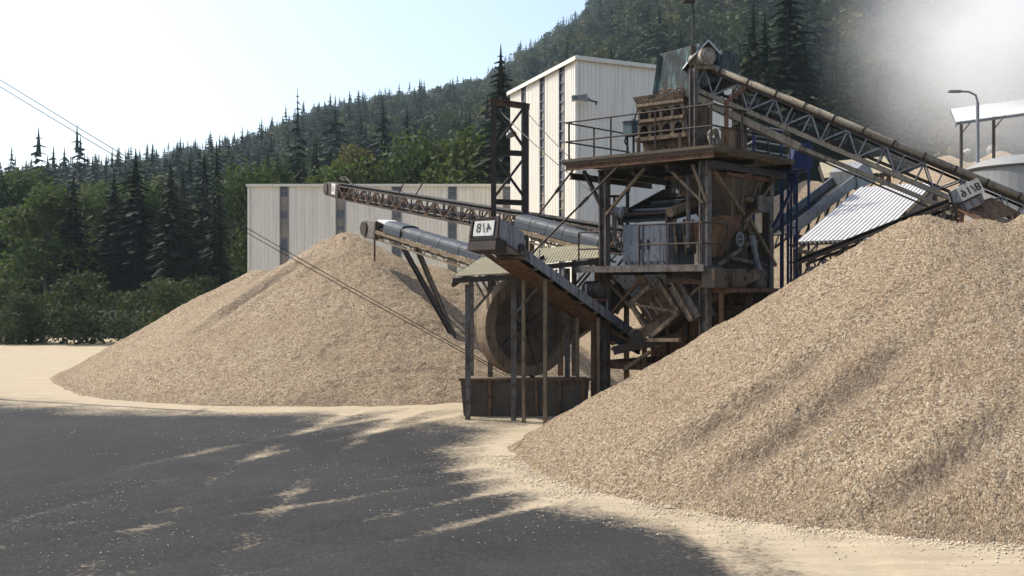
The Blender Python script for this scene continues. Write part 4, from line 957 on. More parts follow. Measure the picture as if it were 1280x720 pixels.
def conveyor_f():
    t=thing('conveyor','conveyor with rusty grey boxed head and mirrored 8/16 plate above the big pile crest','conveyor',P(1206,300,29.6))
    Yh=29.3
    c=[P(1187,239,Yh),P(1222,222,Yh-.3),P(1229,254,Yh-.3),P(1196,270,Yh)]       # front face
    c[2]=c[1]+(c[3]-c[0])
    ex=Vector((.35,1.0,0)).normalized()*.95
    mb=MB(); mb.prism([c[3],c[2],c[1],c[0]],ex); part(t,'head_box',mb,M['box'],bevel=.015)
    r=(c[1]-c[0]).normalized(); up=(c[0]-c[3]).normalized(); up=(up-r*up.dot(r)).normalized(); nf=r.cross(up).normalized()
    if nf.y>0: nf=-nf
    pc=(P(1201,237,Yh)+P(1228,243,Yh)+P(1223,224.5,Yh)+P(1205,252,Yh))/4; pc=pc-nf*((pc-c[0]).dot(nf))+nf*.014+up*.04
    mb=MB(); mb.box(pc,(.60,.02,.37),(r,nf,up)); pl=part(t,'number_plate',mb,M['sign'])
    text_part(t,pl,'8/16',.285,pc+nf*.016,r,up,True,M['ink'],space=1.06)
    mb=MB(); fl=(c[3]+c[2])/2+(up*.24)-r*.05+nf*.02; mb.beam(fl-r*.38+up*.02,fl+r*.42+up*.02,.03,.05,up); mb.tube(fl-r*.2,fl-r*.2+nf*.06,.10,12); part(t,'bearing',mb,M['dark'])
    for k in range(4):
        mb=MB(); p=fl+r*(-.25+.2*k); mb.beam(p-up*.03,p-up*.28,.03,.05,nf); part(t,'stiffener',mb,M['rust'])
    mb=MB(); mb.beam(c[0]-r*.02+nf*.02,c[3]-r*.02+nf*.02,.05,.06,nf); part(t,'edge_angle',mb,M['dark'])
    # boom descending to lower left behind the pile
    A=(c[0]+c[3])/2+ex*.5-ZZ*.1; B=A+Vector((-3.4,2.6,-1.55))
    truss_parts(t,A+ZZ*.1,B+ZZ*.1,.7,.45,9,'dark',True,True,None,.07,.045)
    p=A.lerp(B,.55); mb=MB(); mb.beam(p-ZZ*.4,(p.x,p.y,0),.16,.16); part(t,'leg',mb,M['steel'])
conveyor_f()

def conveyor_g():
    A=P(1072,222,41.5); B=P(975,297,39)
    t=thing('conveyor','pale galvanised trough conveyor sloping down behind the blue ladder frame','conveyor',(B.x,B.y,0))
    d=(B-A).normalized(); X=d.cross(ZZ).normalized(); Z=X.cross(d)
    for s in(-1,1):
        mb=MB(); o=X*(.5*s); mb.prism([A+o,B+o,B+o+Z*.42,A+o+Z*.42],X*.04*s); part(t,'side_wall',mb,M['gal'])
    mb=MB(); mb.prism([A-X*.5+Z*.08,A+X*.5+Z*.08,B+X*.5+Z*.08,B-X*.5+Z*.08],Z*.04); part(t,'belt',mb,M['belt'])
    mb=MB()
    for s in(-1,1):
        mb.beam(A+X*.45*s-Z*.4,B+X*.45*s-Z*.4,.08,.08)
        for i in range(8):
            a=A.lerp(B,i/8)+X*.45*s; b=A.lerp(B,(i+1)/8)+X*.45*s-Z*.4; mb.beam(a,b,.05,.05)
    part(t,'frame',mb,M['dark'])
    mb=MB(); mb.hexa([A-d*.2-X*.6-Z*.3,A-d*.2+X*.6-Z*.3,A+d*.9+X*.6-Z*.1,A+d*.9-X*.6-Z*.1],[A-d*.1-X*.6+Z*.6,A-d*.1+X*.6+Z*.6,A+d*.7+X*.6+Z*.6,A+d*.7-X*.6+Z*.6]); part(t,'head_box',mb,M['gal'])
    for f in(.25,.8):
        p=A.lerp(B,f)-Z*.4; mb=MB(); mb.beam(p,(p.x,p.y,0),.14,.14); part(t,'leg',mb,M['dark'])
conveyor_g()
def conveyor_j():
    A=P(795,420,33.6); B=P(945,342,33.2)
    t=thing('conveyor','low beige-framed belt conveyor rising under the tower beside the big pile','conveyor',(A.x,A.y,0))
    d=(B-A).normalized(); X=d.cross(ZZ).normalized(); Z=X.cross(d); side=X if X.y<0 else -X
    for s in(-1,1):
        mb=MB(); mb.ibeam(A+X*.4*s,B+X*.4*s,.12,.30,.03); part(t,'side_rail',mb,M['tan'])
    mb=MB(); mb.prism([A-X*.36+Z*.05,A+X*.36+Z*.05,B+X*.36+Z*.05,B-X*.36+Z*.05],Z*.04); part(t,'belt',mb,M['belt'])
    for i in range(7):
        p=A.lerp(B,.1+i*.13)-Z*.16; mb=MB(); mb.beam(p+side*.4,p+side*.4-ZZ*.45+d*.1,.06,.08); part(t,'hanger',mb,M['dark'])
    mb=MB(); mb.tube(A-X*.5,A+X*.5,.22,12); part(t,'tail_drum',mb,M['dark'])
    mb=MB(); mb.beam(A-d*.3-Z*.35+Vector((-.6,0,0)),A+d*1.2-Z*.6,.9,.22); part(t,'tail_frame',mb,M['dark'])
    for f in(.05,.45):
        p=A.lerp(B,f)-Z*.16; mb=MB(); mb.beam(p,(p.x,p.y,0),.14,.14); part(t,'leg',mb,M['rust'])
conveyor_j()

# ------------------------------------------------------------------ gallows frame
def gallows():
    Y=42; a=P(617,0,Y); b=P(657,0,Y+.3); zt=P(0,128,Y).z
    t=thing('gallows_frame','tall rusty portal frame with crossed braces standing before the tall hall','frame',(a.x,a.y,0))
    for p,m in((a,'dark'),(b,'dark')):
        mb=MB(); mb.ibeam((p.x,p.y,0),(p.x,p.y,zt),.20 if p is a else .26,.20,.04,(0,1,0)); part(t,'post',mb,M[m])
    zz=lambda v:P(0,v,Y).z
    mb=MB(); mb.ibeam((a.x-.15,a.y,zz(126)),(b.x+.15,b.y,zz(132)),.2,.22,.03); part(t,'top_beam',mb,M['rust'])
    for v in(190,252):
        mb=MB(); mb.ibeam((a.x,a.y,zz(v)),(b.x,b.y,zz(v+1)),.16,.2,.03); part(t,'tie_beam',mb,M['dark'])
    for v0,v1 in((130,186),(194,248)):
        for s in(0,1):
            mb=MB(); mb.beam((a.x,a.y+.05*s-.025,zz(v0 if s else v1)),(b.x,b.y+.05*s-.025,zz(v1 if s else v0)),.10,.09); part(t,'brace',mb,M['dark'])
    # cables
    ca=Vector((b.x,b.y,zz(137)))
    for k,(p,q) in enumerate(((ca,onface(752,232,b=.2)),(Vector((a.x+.2,a.y,zz(138))),onface(756,252,b=.2)))):
        mb=MB(); pts=[p.lerp(q,i/8)-ZZ*(.12*math.sin(math.pi*i/8)) for i in range(9)]; mb.path(pts,.016,5)
        single('stay_cable',mb,M['cable'],('upper thin stay cable from the portal frame to the left tower column','lower thin stay cable from the portal frame to the left tower column')[k],'cable')
    for k,(p,q) in enumerate(((onface(716,213,b=-.3),P(672,270,38.5)),(onface(775,206,b=-.3),P(664,318,35.5)))):
        mb=MB(); mb.tube(p,q,.035,7); tt=p.lerp(q,.35); mb.tube(tt,p.lerp(q,.45),.06,7)
        single('stay_rod',mb,M['dark'],('stay rod from the deck corner down to the slim lattice conveyor','long stay rod from the deck edge down to the low shed roof')[k],'rod')
    # floodlight on frame post
    c=P(636,166,42.6); t=thing('flood_lamp','small pale lamp hanging behind the crossed braces of the portal frame','lamp',c)
    mb=MB(); mb.tube(c+ZZ*.15,c-ZZ*.1+Vector((.1,-.1,0)),.10,12,.22); part(t,'shade',mb,M['gal'])
    mb=MB(); mb.beam(c+ZZ*.12,Vector((a.x+.1,a.y,c.z+.2)),.05,.05); part(t,'arm',mb,M['dark'])
gallows()

# ------------------------------------------------------------------ sheds
def corr_roof(mb,A,B,C,n,amp):
    """sheet spanned by ridge A->B and slope A->C with n ribs running down the slope"""
    A,B,C=Vector(A),Vector(B),Vector(C); e=B-A; f=C-A; nm=e.cross(f).normalized(); nm=nm if nm.z>0 else -nm
    pr=[(0,0),(.06,-1),(.40,-1),(.46,0)]; st=[((i+a)/n,b) for i in range(n) for a,b in pr]+[(1,0)]; k=len(st)-1; vs=[]
    for i,(g,b) in enumerate(st):
        o=nm*(amp*b)
        vs+=[A+e*g+o,A+e*g+f+o,A+e*g+o-nm*.012,A+e*g+f+o-nm*.012]
    fs=[]
    for i in range(k):
        a=4*i; b=4*i+4; fs+=[(a,b,b+1,a+1),(a+2,a+3,b+3,b+2),(a,a+2,b+2,b),(a+1,b+1,b+3,a+3)]
    fs+=[(0,1,3,2),(4*k,4*k+2,4*k+3,4*k+1)]
    mb.add(vs,fs)
def white_shed():
    RA=P(1074,234,40.2); RB=P(1168,228,38.9); EA=P(995,302,36.5)
    t=thing('shed','open shed with a bright white corrugated roof just behind the big pile','shed',(RA.x,RA.y,0))
    mb=MB(); corr_roof(mb,RA,RB,EA,18,.10); part(t,'roof',mb,M['roofwhite'])
    EB=EA+(RB-RA)
    mb=MB(); dz=ZZ*.16
    for f in(.05,.5,.95): 
        a=RA.lerp(EA,f)-dz; mb=MB(); mb.beam(a,a+(RB-RA),.10,.14); part(t,'purlin',mb,M['wood'])
    for p,q in((RA,EA),(RB,EB)):
        mb=MB(); mb.beam(p-dz*1.9,q-dz*1.9,.12,.16); mb.beam(p-dz*1.9,p.lerp(q,.9)-ZZ*.8,.08,.08)
        for f in(.3,.6): mb.beam(p.lerp(q,f)-dz*2,p.lerp(q,f+.12)-ZZ*.95,.06,.06)
        mb.beam(q-dz*2,Vector((p.x,p.y,q.z-.4)),.10,.12); part(t,'rafter',mb,M['wood'])
    for p in(RA,RB,EA,EB):
        mb=MB(); mb.beam((p.x,p.y,0),p-dz*2,.16,.16); part(t,'post',mb,M['steel'])
    # back slope of the roof
    mb=MB(); corr_roof(mb,RA+ZZ*.01,RB+ZZ*.01,RA+Vector((1.6,2.2,-1.1)),18,.075); part(t,'roof',mb,M['roofwhite'])
white_shed()
def lean_shed(label,A,B,C,n,posts,zl=0,edge='dark',top='roofbeige'):
    t=thing('shed',label,'shed',((A.x+B.x)/2,(A.y+B.y)/2,0))
    mb=MB(); corr_roof(mb,A,B,C,n*2,.022); part(t,'roof',mb,M[top])
    D=C+(B-A); dz=ZZ*.14
    for p,q in((A,B),(C,D)):
        mb=MB(); mb.beam(p-dz,q-dz,.08,.16); part(t,'purlin',mb,M[edge])
    for p,q in((A,C),(B,D)):
        mb=MB(); mb.beam(p-dz*1.9,q-dz*1.9,.08,.14); part(t,'rafter',mb,M[edge])
    for f,g in posts:
        p=A+(B-A)*f+(C-A)*g-dz*2.4; mb=MB(); mb.ibeam((p.x,p.y,zl),p,.16,.16,.03,(0,1,0)); part(t,'post',mb,M['steel'])
        q=Vector((p.x,p.y,p.z-1.0)); mb=MB(); mb.beam(q,q+(B-A).normalized()*.8+ZZ*.85,.07,.07); part(t,'brace',mb,M['steel'])
lean_shed('low beige shed roof on steel posts under the conveyor with the 4/8 plate',P(566,345,33.0),P(652,340,32.6),P(600,322,35.5),10,((.18,.1),(.85,.1),(.2,.9),(.85,.9)))
lean_shed('beige shed roof with a notched sheet edge between conveyor and left tower column',P(652,331,34.2),P(752,321,34.6),P(668,311,37.2),13,((.55,.15),(.55,.9),(.95,.9)))
lean_shed('small open shed with a pale corrugated roof below the long lattice conveyor',P(1030,222,54),P(1118,214,53),P(1024,203,58),14,((.5,.1),(.1,.9),(.95,.2),(.95,.9)))
lean_shed('pale corrugated shed roof high on the far bank beside the lamp post',P(1195,152,72),P(1300,138,72),P(1188,136,77),18,((.1,.5),(.5,.5),(.9,.5)),0,'gal','roofwhite')  # white sheet puts the bleaching by glare into this roof's colour

# ------------------------------------------------------------------ sand wheel
def wheel():
    Y=34.6; c=P(656,408,Y); ax=Vector((.45,-.89,0)).normalized(); X=ZZ.cross(ax).normalized()
    t=thing('bucket_wheel_washer','big tan bucket wheel half hidden under the conveyor with the 4/8 plate','wheel',(c.x,c.y,0))
    n=40; ro,ri=1.55,1.22
    mb=MB(); vs=[];fs=[]
    for i in range(n):
        a=2*math.pi*i/n; r=X*math.cos(a)+ZZ*math.sin(a)
        vs+=[c+r*ro+ax*.35,c+r*ri+ax*.35,c+r*ri-ax*.35,c+r*ro-ax*.35]
    for i in range(n):
        j=(i+1)%n
        for k in range(4): fs.append((4*i+k,4*i+(k+1)%4,4*j+(k+1)%4,4*j+k))
    mb.add(vs,fs); part(t,'rim',mb,M['tan'],label='tan outer rim')
    mb=MB()
    vs=[c+ax*.05]+[c+ax*.05+(X*math.cos(2*math.pi*i/n)+ZZ*math.sin(2*math.pi*i/n))*1.23 for i in range(n)]+[c-ax*.05]+[c-ax*.05+(X*math.cos(2*math.pi*i/n)+ZZ*math.sin(2*math.pi*i/n))*1.23 for i in range(n)]
    mb.add(vs,[(0,i+1,(i+1)%n+1) for i in range(n)]+[(n+1,n+2+(i+1)%n,n+2+i) for i in range(n)]); part(t,'disc',mb,M['murk'])
    for i in range(10):
        a=2*math.pi*i/10; r=X*math.cos(a)+ZZ*math.sin(a); mb=MB(); mb.beam(c+r*.25+ax*.12,c+r*1.22+ax*.12,.10,.10); part(t,'spoke',mb,M['murk'])
    mb=MB(); mb.tube(c+ax*.5,c-ax*.5,.22,16); part(t,'hub',mb,M['dark'])
    mb=MB(); mb.hexa([Vector((c.x-1.9,c.y-.55,0)),Vector((c.x+1.9,c.y-.55,0)),Vector((c.x+1.9,c.y+1.0,0)),Vector((c.x-1.9,c.y+1.0,0))],[Vector((c.x-2.0,c.y-.6,1.15)),Vector((c.x+2.0,c.y-.6,1.15)),Vector((c.x+2.0,c.y+1.0,1.15)),Vector((c.x-2.0,c.y+1.0,1.15))]); part(t,'trough',mb,M['murk'])
    for k in range(6):
        x=c.x-1.8+.72*k; mb=MB(); mb.beam((x,c.y-.60,.05),(x,c.y-.64,1.12),.09,.07); part(t,'stiffener',mb,M['rust'])
    mb=MB(); mb.beam((c.x-2.05,c.y-.64,1.17),(c.x+2.05,c.y-.64,1.17),.10,.08); part(t,'trough_rim',mb,M['rust'])
    # slatted chute leaning left of the wheel
    t=thing('slatted_screen','leaning tan slatted screen between the shed posts beside the sand wheel','screen',P(615,420,35.5))
    for i in range(6):
        a=P(588+9*i,340,36); b=P(612+9*i,385,35.4); mb=MB(); mb.beam(a,b+(b-a)*.6,.09,.05); part(t,'slat',mb,M['tan'])
    mb=MB(); a=P(588,341,36.1); b=P(640,341,36.1); mb.beam(a,b,.08,.08); part(t,'top_bar',mb,M['rust'])
    mb=MB(); a=P(624,412,35.15); b=P(676,412,35.15); mb.beam(a,b,.08,.08); part(t,'bottom_bar',mb,M['rust'])
wheel()

# ------------------------------------------------------------------ blue structure right of the tower
def blue_frame():
    a=P(985,0,34.8); b=P(996,0,34.3); t=thing('ladder_tower','slender blue ladder frame rising between the tower and the white shed','ladder',(a.x,a.y,0))
    z1=P(0,214,34.5).z
    for p in(a,b,a+Vector((.05,.9,0)),b+Vector((.05,.9,0))):
        mb=MB(); mb.beam((p.x,p.y,0),(p.x,p.y,z1),.08,.08); part(t,'post',mb,M['blue'])
    z=.4
    while z<z1:
        mb=MB(); mb.beam((a.x,a.y,z),(b.x,b.y,z),.04,.05); part(t,'rung',mb,M['blue']); z+=.55
    q=onface(966,285,a=-.2)
    mb=MB(); mb.beam((b.x,b.y,z1-.3),(q.x,q.y,q.z),.10,.10); part(t,'brace',mb,M['blue'])
    mb=MB(); mb.beam((a.x-.6,a.y,z1),(b.x+.3,b.y,z1),.10,.08); mb.beam((a.x-.6,a.y+.9,z1),(b.x+.3,b.y+.9,z1),.10,.08); part(t,'top_beam',mb,M['blue'])
    # blue platform and tank behind
    p0=P(936,150,40); p1=P(1010,170,39); zb=P(0,212,40).z
    t=thing('blue_platform','dark blue railed platform behind the tower under the long lattice conveyor','platform',(p0.x,p0.y,0))
    x0,x1,y0,y1=p0.x,P(1008,0,39.5).x,39.2,41.2
    mb=MB(); mb.box(((x0+x1)/2,(y0+y1)/2,zb),(x1-x0,y1-y0,.12)); part(t,'floor',mb,M['blue'])
    mb=MB()
    for z in(.6,1.15):
        mb.tube((x0,y0,zb+z+.35),(x1,y0,zb+z),.03,6); mb.tube((x0,y1,zb+z+.35),(x1,y1,zb+z),.03,6); mb.tube((x0,y0,zb+z+.35),(x0,y1,zb+z+.35),.03,6)
    part(t,'railing',mb,M['gal'])
    for x in(x0,(x0+x1)/2,x1):
        for y in(y0,y1): 
            mb=MB(); mb.beam((x,y,0),(x,y,zb+1.3),.09,.09); part(t,'post',mb,M['blue'])
    c=Vector((P(1000,0,40).x,40.2,zb))
    t=thing('blue_tank','dark blue sheet tank standing on the railed blue platform','tank',c)
    mb=MB(); mb.hexa([c+Vector(k) for k in((-.4,-.4,.06),(.4,-.4,.06),(.4,.4,.06),(-.4,.4,.06))],[c+Vector(k) for k in((-.2,-.4,.95),(.42,-.4,.85),(.42,.4,.85),(-.2,.4,.95))]); part(t,'shell',mb,M['blue'],bevel=.03)
    mb=MB(); mb.box(c+Vector((.1,0,.95)),(.3,.3,.1)); part(t,'lid',mb,M['blue'])
blue_frame()

# ------------------------------------------------------------------ far right: bank, tank, lamp post, mounds
def right_side():
    def mound(name,label,cones,x0,x1,y0,y1,step,seed,sl=.6):
        return heap(name,label,cones,x0,x1,y0,y1,step,sl,[],seed,2.0)
    c=P(1012,222,62); o=mound('sand_bank','bare tan sand bank behind the pale trough conveyor',[(c.x,c.y,c.z),(c.x+4,c.y+1,c.z-1.2),(c.x-3,c.y+1,c.z-.8)],c.x-18,c.x+22,48,78,.4,71); o['category']='sand bank'
    c=P(1235,186,92); o=mound('sand_bank','pale quarry spoil bank behind the grey round tank',[(c.x-3.5,c.y,c.z-.3),(c.x+1,c.y,c.z),(c.x+7,c.y+2,c.z+.3),(c.x-8,c.y+1,c.z-1.5)],c.x-34,c.x+38,62,122,.6,77); o['category']='sand bank'
    c=P(1290,222,58); t=thing('storage_tank','wide dull grey round tank behind the conveyor at the right edge','tank',(c.x,c.y,0))
    r=3.2; zt=P(0,212,58).z; mb=MB(); mb.tube((c.x,c.y,0),(c.x,c.y,zt),r,48); part(t,'shell',mb,M['tank'],smooth=False)
    mb=MB(); k=48; vs=[]; fs=[]
    for i in range(7):
        f=i/6; rr=(r+.06)*math.cos(f*math.pi/2*.98); zz=zt+.75*math.sin(f*math.pi/2)
        vs+=[(c.x+rr*math.cos(2*math.pi*j/k),c.y+rr*math.sin(2*math.pi*j/k),zz) for j in range(k)]
    for i in range(6):
        for j in range(k): fs.append((i*k+j,i*k+(j+1)%k,(i+1)*k+(j+1)%k,(i+1)*k+j))
    mb.add(vs,fs); part(t,'dome',mb,M['tank'],smooth=True)
    mb=MB(); n=48
    for i in range(n):
        a=2*math.pi*i/n; b=2*math.pi*(i+1)/n; mb.beam((c.x+(r+.05)*math.cos(a),c.y+(r+.05)*math.sin(a),zt),(c.x+(r+.05)*math.cos(b),c.y+(r+.05)*math.sin(b),zt),.10,.08)
    part(t,'rim',mb,M['dark'])
    b=P(1222,0,62); t=thing('lamp_post','slim grey lamp post standing beside the round tank','lamp post',(b.x,b.y,0))
    zt=P(0,128,62).z; mb=MB(); mb.tube((b.x,b.y,0),(b.x,b.y,zt),.14,10,.09); part(t,'pole',mb,M['gal'])
    mb=MB(); mb.path([(b.x,b.y,zt),(b.x-.1,b.y,zt+.4),(b.x-.5,b.y,zt+.6),(b.x-1.0,b.y,zt+.62)],.06); part(t,'arm',mb,M['gal'])
    mb=MB(); mb.hexa([(b.x-1.7,b.y-.15,zt+.56),(b.x-.95,b.y-.12,zt+.54),(b.x-.95,b.y+.12,zt+.54),(b.x-1.7,b.y+.15,zt+.56)],[(b.x-1.6,b.y-.1,zt+.68),(b.x-.95,b.y-.08,zt+.70),(b.x-.95,b.y+.08,zt+.70),(b.x-1.6,b.y+.1,zt+.68)]); part(t,'lamp_head',mb,M['gal'])
    # rocks and a railing on the bank, cabin by the pile crest
    for k,(u,v,s,l) in enumerate(((1240,186,.45,'pale boulder on the spoil bank beside the far shed'),(1209,189,.3,'small pale boulder at the brow of the spoil bank'))):
        p=P(u,v,90); mb=MB(); 
        import bmesh
        bm=bmesh.new(); bmesh.ops.create_icosphere(bm,subdivisions=2,radius=s)
        for q in bm.verts: q.co*=1+random.uniform(-.22,.18); q.co.z*=.75
        mb.add([q.co+p for q in bm.verts],[[x.index for x in f.verts] for f in bm.faces]); bm.free()
        single('boulder',mb,M['concrete'],l,'boulder')
    c=P(1240,268,28.6); t=thing('hopper_lid','flat grey hatch cover with rusty rim lying behind the big pile crest','cover',(c.x,c.y,0))
    mb=MB(); a=P(1196,262,29.2); b=P(1240,249,29.6); e=P(1275,268,30); f=P(1222,277,28.8)
    mb.prism([a,f,e,b],ZZ*.05); part(t,'plate',mb,M['rust'])
    n_=ZZ*.06; g=(a+b+e+f)/4
    mb=MB(); mb.prism([g.lerp(k,.62)+n_ for k in(a,f,e,b)],ZZ*.02); part(t,'window',mb,M['cover'])
    for k in(a,b,e,f):
        mb=MB(); q=g.lerp(k,.85); mb.beam((q.x,q.y,0),(q.x,q.y,q.z-.01),.12,.12); part(t,'post',mb,M['rust'])
right_side()

# wires crossing in front of the small pile, and the pole that carries them just outside the view
def wires():
    b=Vector((-20.2,40,0)); t=thing('utility_pole','grey timber pole holding the two slanting wires','pole',b)
    mb=MB(); mb.tube(b,b+ZZ*13.2,.16,10,.11); part(t,'pole',mb,M['wood'])
    mb=MB(); mb.beam(b+ZZ*12.5-Vector((0,.8,0)),b+ZZ*12.5+Vector((0,.8,0)),.12,.12); part(t,'cross_arm',mb,M['wood'])
    for k,(dv,l) in enumerate(((0,'upper of the two slanting wires crossing the small gravel pile'),(9,'lower of the two slanting wires crossing the small gravel pile'))):
        p=P(-42,74+dv,40); q=P(690,497+dv*.3,40.3); mb=MB(); mb.path([p.lerp(q,i/16)-ZZ*(.25*math.sin(math.pi*i/16)) for i in range(17)],.015,5)
        single('slanting_wire',mb,M['cable'],l,'wire')
wires()

# ------------------------------------------------------------------ trees
def leaf_quads(c,nrm_spread,size,r,up_bias=0.3):
    n=len(c); a=r.normal(size=(n,3)); a/=np.linalg.norm(a,axis=1,keepdims=True)
    b=r.normal(size=(n,3)); b-=a*(a*b).sum(1,keepdims=True); b/=np.linalg.norm(b,axis=1,keepdims=True)
    s=(size*r.uniform(.6,1.3,(n,1))); 
    V=np.stack([c-a*s*.5-b*s*.32,c+a*s*.5-b*s*.25,c+a*s*.45+b*s*.32,c-a*s*.5+b*s*.28],1).reshape(-1,3)
    F=np.arange(4*n).reshape(n,4); return V,F
def conifer(h,rad,levels,br,seed,droop=.35,start=.10,sub=3):
    r=np.random.default_rng(seed); Vs=[]
    for i in range(levels):
        f=i/(levels-1); z=h*(start+(1-start)*f**.93); R_=rad*(1-f)**.72*(.82+.35*r.random())+rad*.03
        nb=max(3,int(br*(1-.55*f))); ph=r.random()*6.28
        for k in range(nb):
            a=ph+2*math.pi*k/nb+r.normal()*.22; L=R_*r.uniform(.65,1.15); dx,dy=math.cos(a),math.sin(a); 
            dr=droop*L*r.uniform(.6,1.3)
            for s in range(sub):
                t0=s/sub; t1=(s+1.15)/sub; wd=L*(.30*(1-t0)+.06)*r.uniform(.7,1.3); tilt=r.normal()*.25
                p0=np.array([dx*L*t0,dy*L*t0,z-dr*t0**1.4]); p1=np.array([dx*L*t1,dy*L*t1,z-dr*t1**1.3+.03*L])
                q=np.array([-dy,dx,tilt])*wd
                Vs.append(np.stack([p0-q*.9,p1-q*.4,p1+q*.4,p0+q*.9]))
                hang=np.array([0,0,-wd*r.uniform(.4,.9)])
                Vs.append(np.stack([p0,p1,p1+hang*.7,p0+hang]))
    z0=h*.82; w_=rad*.06
    for a in(0,1.05,2.09):                       # leader shoot, so that the top never falls apart into loose tufts
        q=np.array([math.cos(a),math.sin(a),0])
        for m_ in range(5):
            f0=m_/5; f1=(m_+1)/5; za=z0+(h*1.02-z0)*f0; zb=z0+(h*1.02-z0)*f1
            Vs.append(np.stack([np.array([0,0,za])-q*w_*(1.6-1.5*f0),np.array([0,0,za])+q*w_*(1.6-1.5*f0),np.array([0,0,zb])+q*w_*(1.6-1.5*f1),np.array([0,0,zb])-q*w_*(1.6-1.5*f1)]))
    V=np.concatenate(Vs); return V,np.arange(len(V)).reshape(-1,4)
def broad(h,w,seed,n=2200,size=.42,trunk=.28,clumps=13):
    r=np.random.default_rng(seed); cs=[]
    for i in range(clumps):
        f=r.random(); z=h*(trunk+(.9-trunk)*f); rr=w*.5*math.sqrt(max(.08,1-((f-.42)/.62)**2))*r.uniform(.2,.72); a=r.random()*6.28
        cs.append((math.cos(a)*rr,math.sin(a)*rr,z,w*r.uniform(.16,.27)))
    cs.append((0,0,h*.86,w*.18)); cs=np.array(cs); k=r.integers(0,len(cs),n); d=r.normal(size=(n,3)); d/=np.linalg.norm(d,axis=1,keepdims=True)
    rad=cs[k,3:4]*r.uniform(.45,1.08,(n,1)); c=cs[k,:3]+d*rad*np.array([1,1,.85]); return leaf_quads(c,0,size,r)
def trunk_mb(h,r0,seed,limbs=5,top=.92):
    rd=random.Random(seed); mb=MB(); pts=[Vector((rd.uniform(-.1,.1)*i*.3,rd.uniform(-.1,.1)*i*.3,h*top*i/6)) for i in range(7)]
    for i in range(6): mb.tube(pts[i],pts[i+1],r0*(1-.14*i),8,r0*(1-.14*(i+1)),cap=(i in(0,5)))
    for k in range(limbs):
        p=pts[2+k%4]; a=rd.random()*6.28; L=h*.2; mb.tube(p,p+Vector((math.cos(a)*L,math.sin(a)*L,L*.8)),r0*.35,6,r0*.1)
    return mb
PROTO={}
def tree_proto(kind,key,vf,h,r0,mat,limbs):
    cm=np_mesh('crown',*vf); cm.materials.append(M[mat]); tm=trunk_mb(h,r0,sum(map(ord,key))%99,limbs).mesh('trunk'); tm.materials.append(M['bark']); PROTO[key]=(kind,cm,tm)
tree_proto('conifer_tree','bigfir',conifer(22,4.0,44,13,1,.34,.06,3),22,.32,'needle',0)
tree_proto('conifer_tree','fir1',conifer(22,3.3,38,12,2,.36,.06,3),22,.28,'needle',0)
tree_proto('conifer_tree','fir2',conifer(20,3.6,34,12,3,.42,.08,3),20,.28,'needle',0)
tree_proto('conifer_tree','spare',conifer(23,2.5,24,6,9,.30,.35,2),23,.26,'needle',0)
tree_proto('broadleaf_tree','oak1',broad(13,9.5,4,6500,.30,.10,26),13,.3,'leaf',6)
tree_proto('broadleaf_tree','oak2',broad(14,8.5,5,6500,.30,.10,24),14,.3,'leaf',6)
tree_proto('broadleaf_tree','yellow',broad(13,6.5,6,4200,.28,.14,18),13,.24,'autumn',5)
tree_proto('shrub','bush',broad(4.2,5.5,8,1900,.22,.04,14),4,.10,'hedge',4)
def tree(key,x,y,s,label,cat,group,rz=None,sz=1.0,z=0):
    kind,cm,tm=PROTO[key]; t=thing(kind,label,cat,(x,y,z),group); t.rotation_euler.z=random.uniform(0,6.28) if rz is None else rz; t.scale=(s,s,s*sz)
    for nm,me in(('crown',cm),('trunk',tm)):
        o=bpy.data.objects.new(nm,me); COL.objects.link(o); o.parent=t
    return t
GR='trees standing behind the halls'
def tree_px(key,u,v,Y,h0,label,cat='tree',group=None,wide=1.0):
    p=P(u,v,Y); s=p.z/h0; return tree(key,p.x,Y,s*wide,label,cat,group,None,1/wide)
tree_px('bigfir',626,62,98,22,'tall dark fir rising behind the rusty portal frame',wide=.95)
tree_px('oak1',541,164,104,13,'round leafy green tree behind the low hall, the left one of the bright pair',wide=1.0)
tree_px('oak2',585,152,101,14,'leafy green tree touching the tall dark fir behind the low hall')
tree_px('yellow',455,180,108,13,'yellowing broadleaf tree above the roof of the low hall')
tree_px('fir1',479,150,115,22,'dark fir right beside the yellowing tree',wide=.9)
tree_px('spare',372,112,126,23,'thin sparse conifer sticking out above the treetops at left of the hall roof',wide=.55)
tree_px('fir2',395,182,108,20,'small dark fir above the low hall roof left of the slim conveyor head')
tree_px('fir1',507,196,106,22,'short fir between the yellowing tree and the bright green pair',wide=1.3)
tree_px('oak1',425,196,104,13,'low green bushy tree just left of the yellowing tree',wide=.9)
tree_px('oak2',345,196,104,14,'low green broadleaf tree over the left part of the hall roof',wide=.8)
tree_px('oak1',318,204,100,13,'small round green tree over the left end of the hall roof',wide=.8)
tree_px('bigfir',985,-35,118,22,'very tall dark fir behind the long lattice conveyor',wide=1.05)
tree_px('fir1',936,42,128,22,'slim dark fir behind the motor end of the lattice conveyor')
tree_px('yellow',948,72,122,13,'yellow-green tree lit beside the slim fir behind the lattice conveyor',wide=.7)
tree_px('oak2',905,70,140,14,'green tree rising directly behind the conveyor motor',wide=.7)
for k,u in enumerate(range(940,1160,17)):
    v=30+(u-940)*.42+random.uniform(-28,28); key=random.choice(['fir1','fir2','fir1','bigfir']); Y=random.uniform(105,150); h0={'fir1':22,'fir2':20,'bigfir':22}[key]
    tree_px(key,u+random.uniform(-5,5),v,Y,h0,'dark fir in the dense stand behind the long lattice conveyor','tree','firs behind the lattice conveyor',wide=random.uniform(.9,1.2))
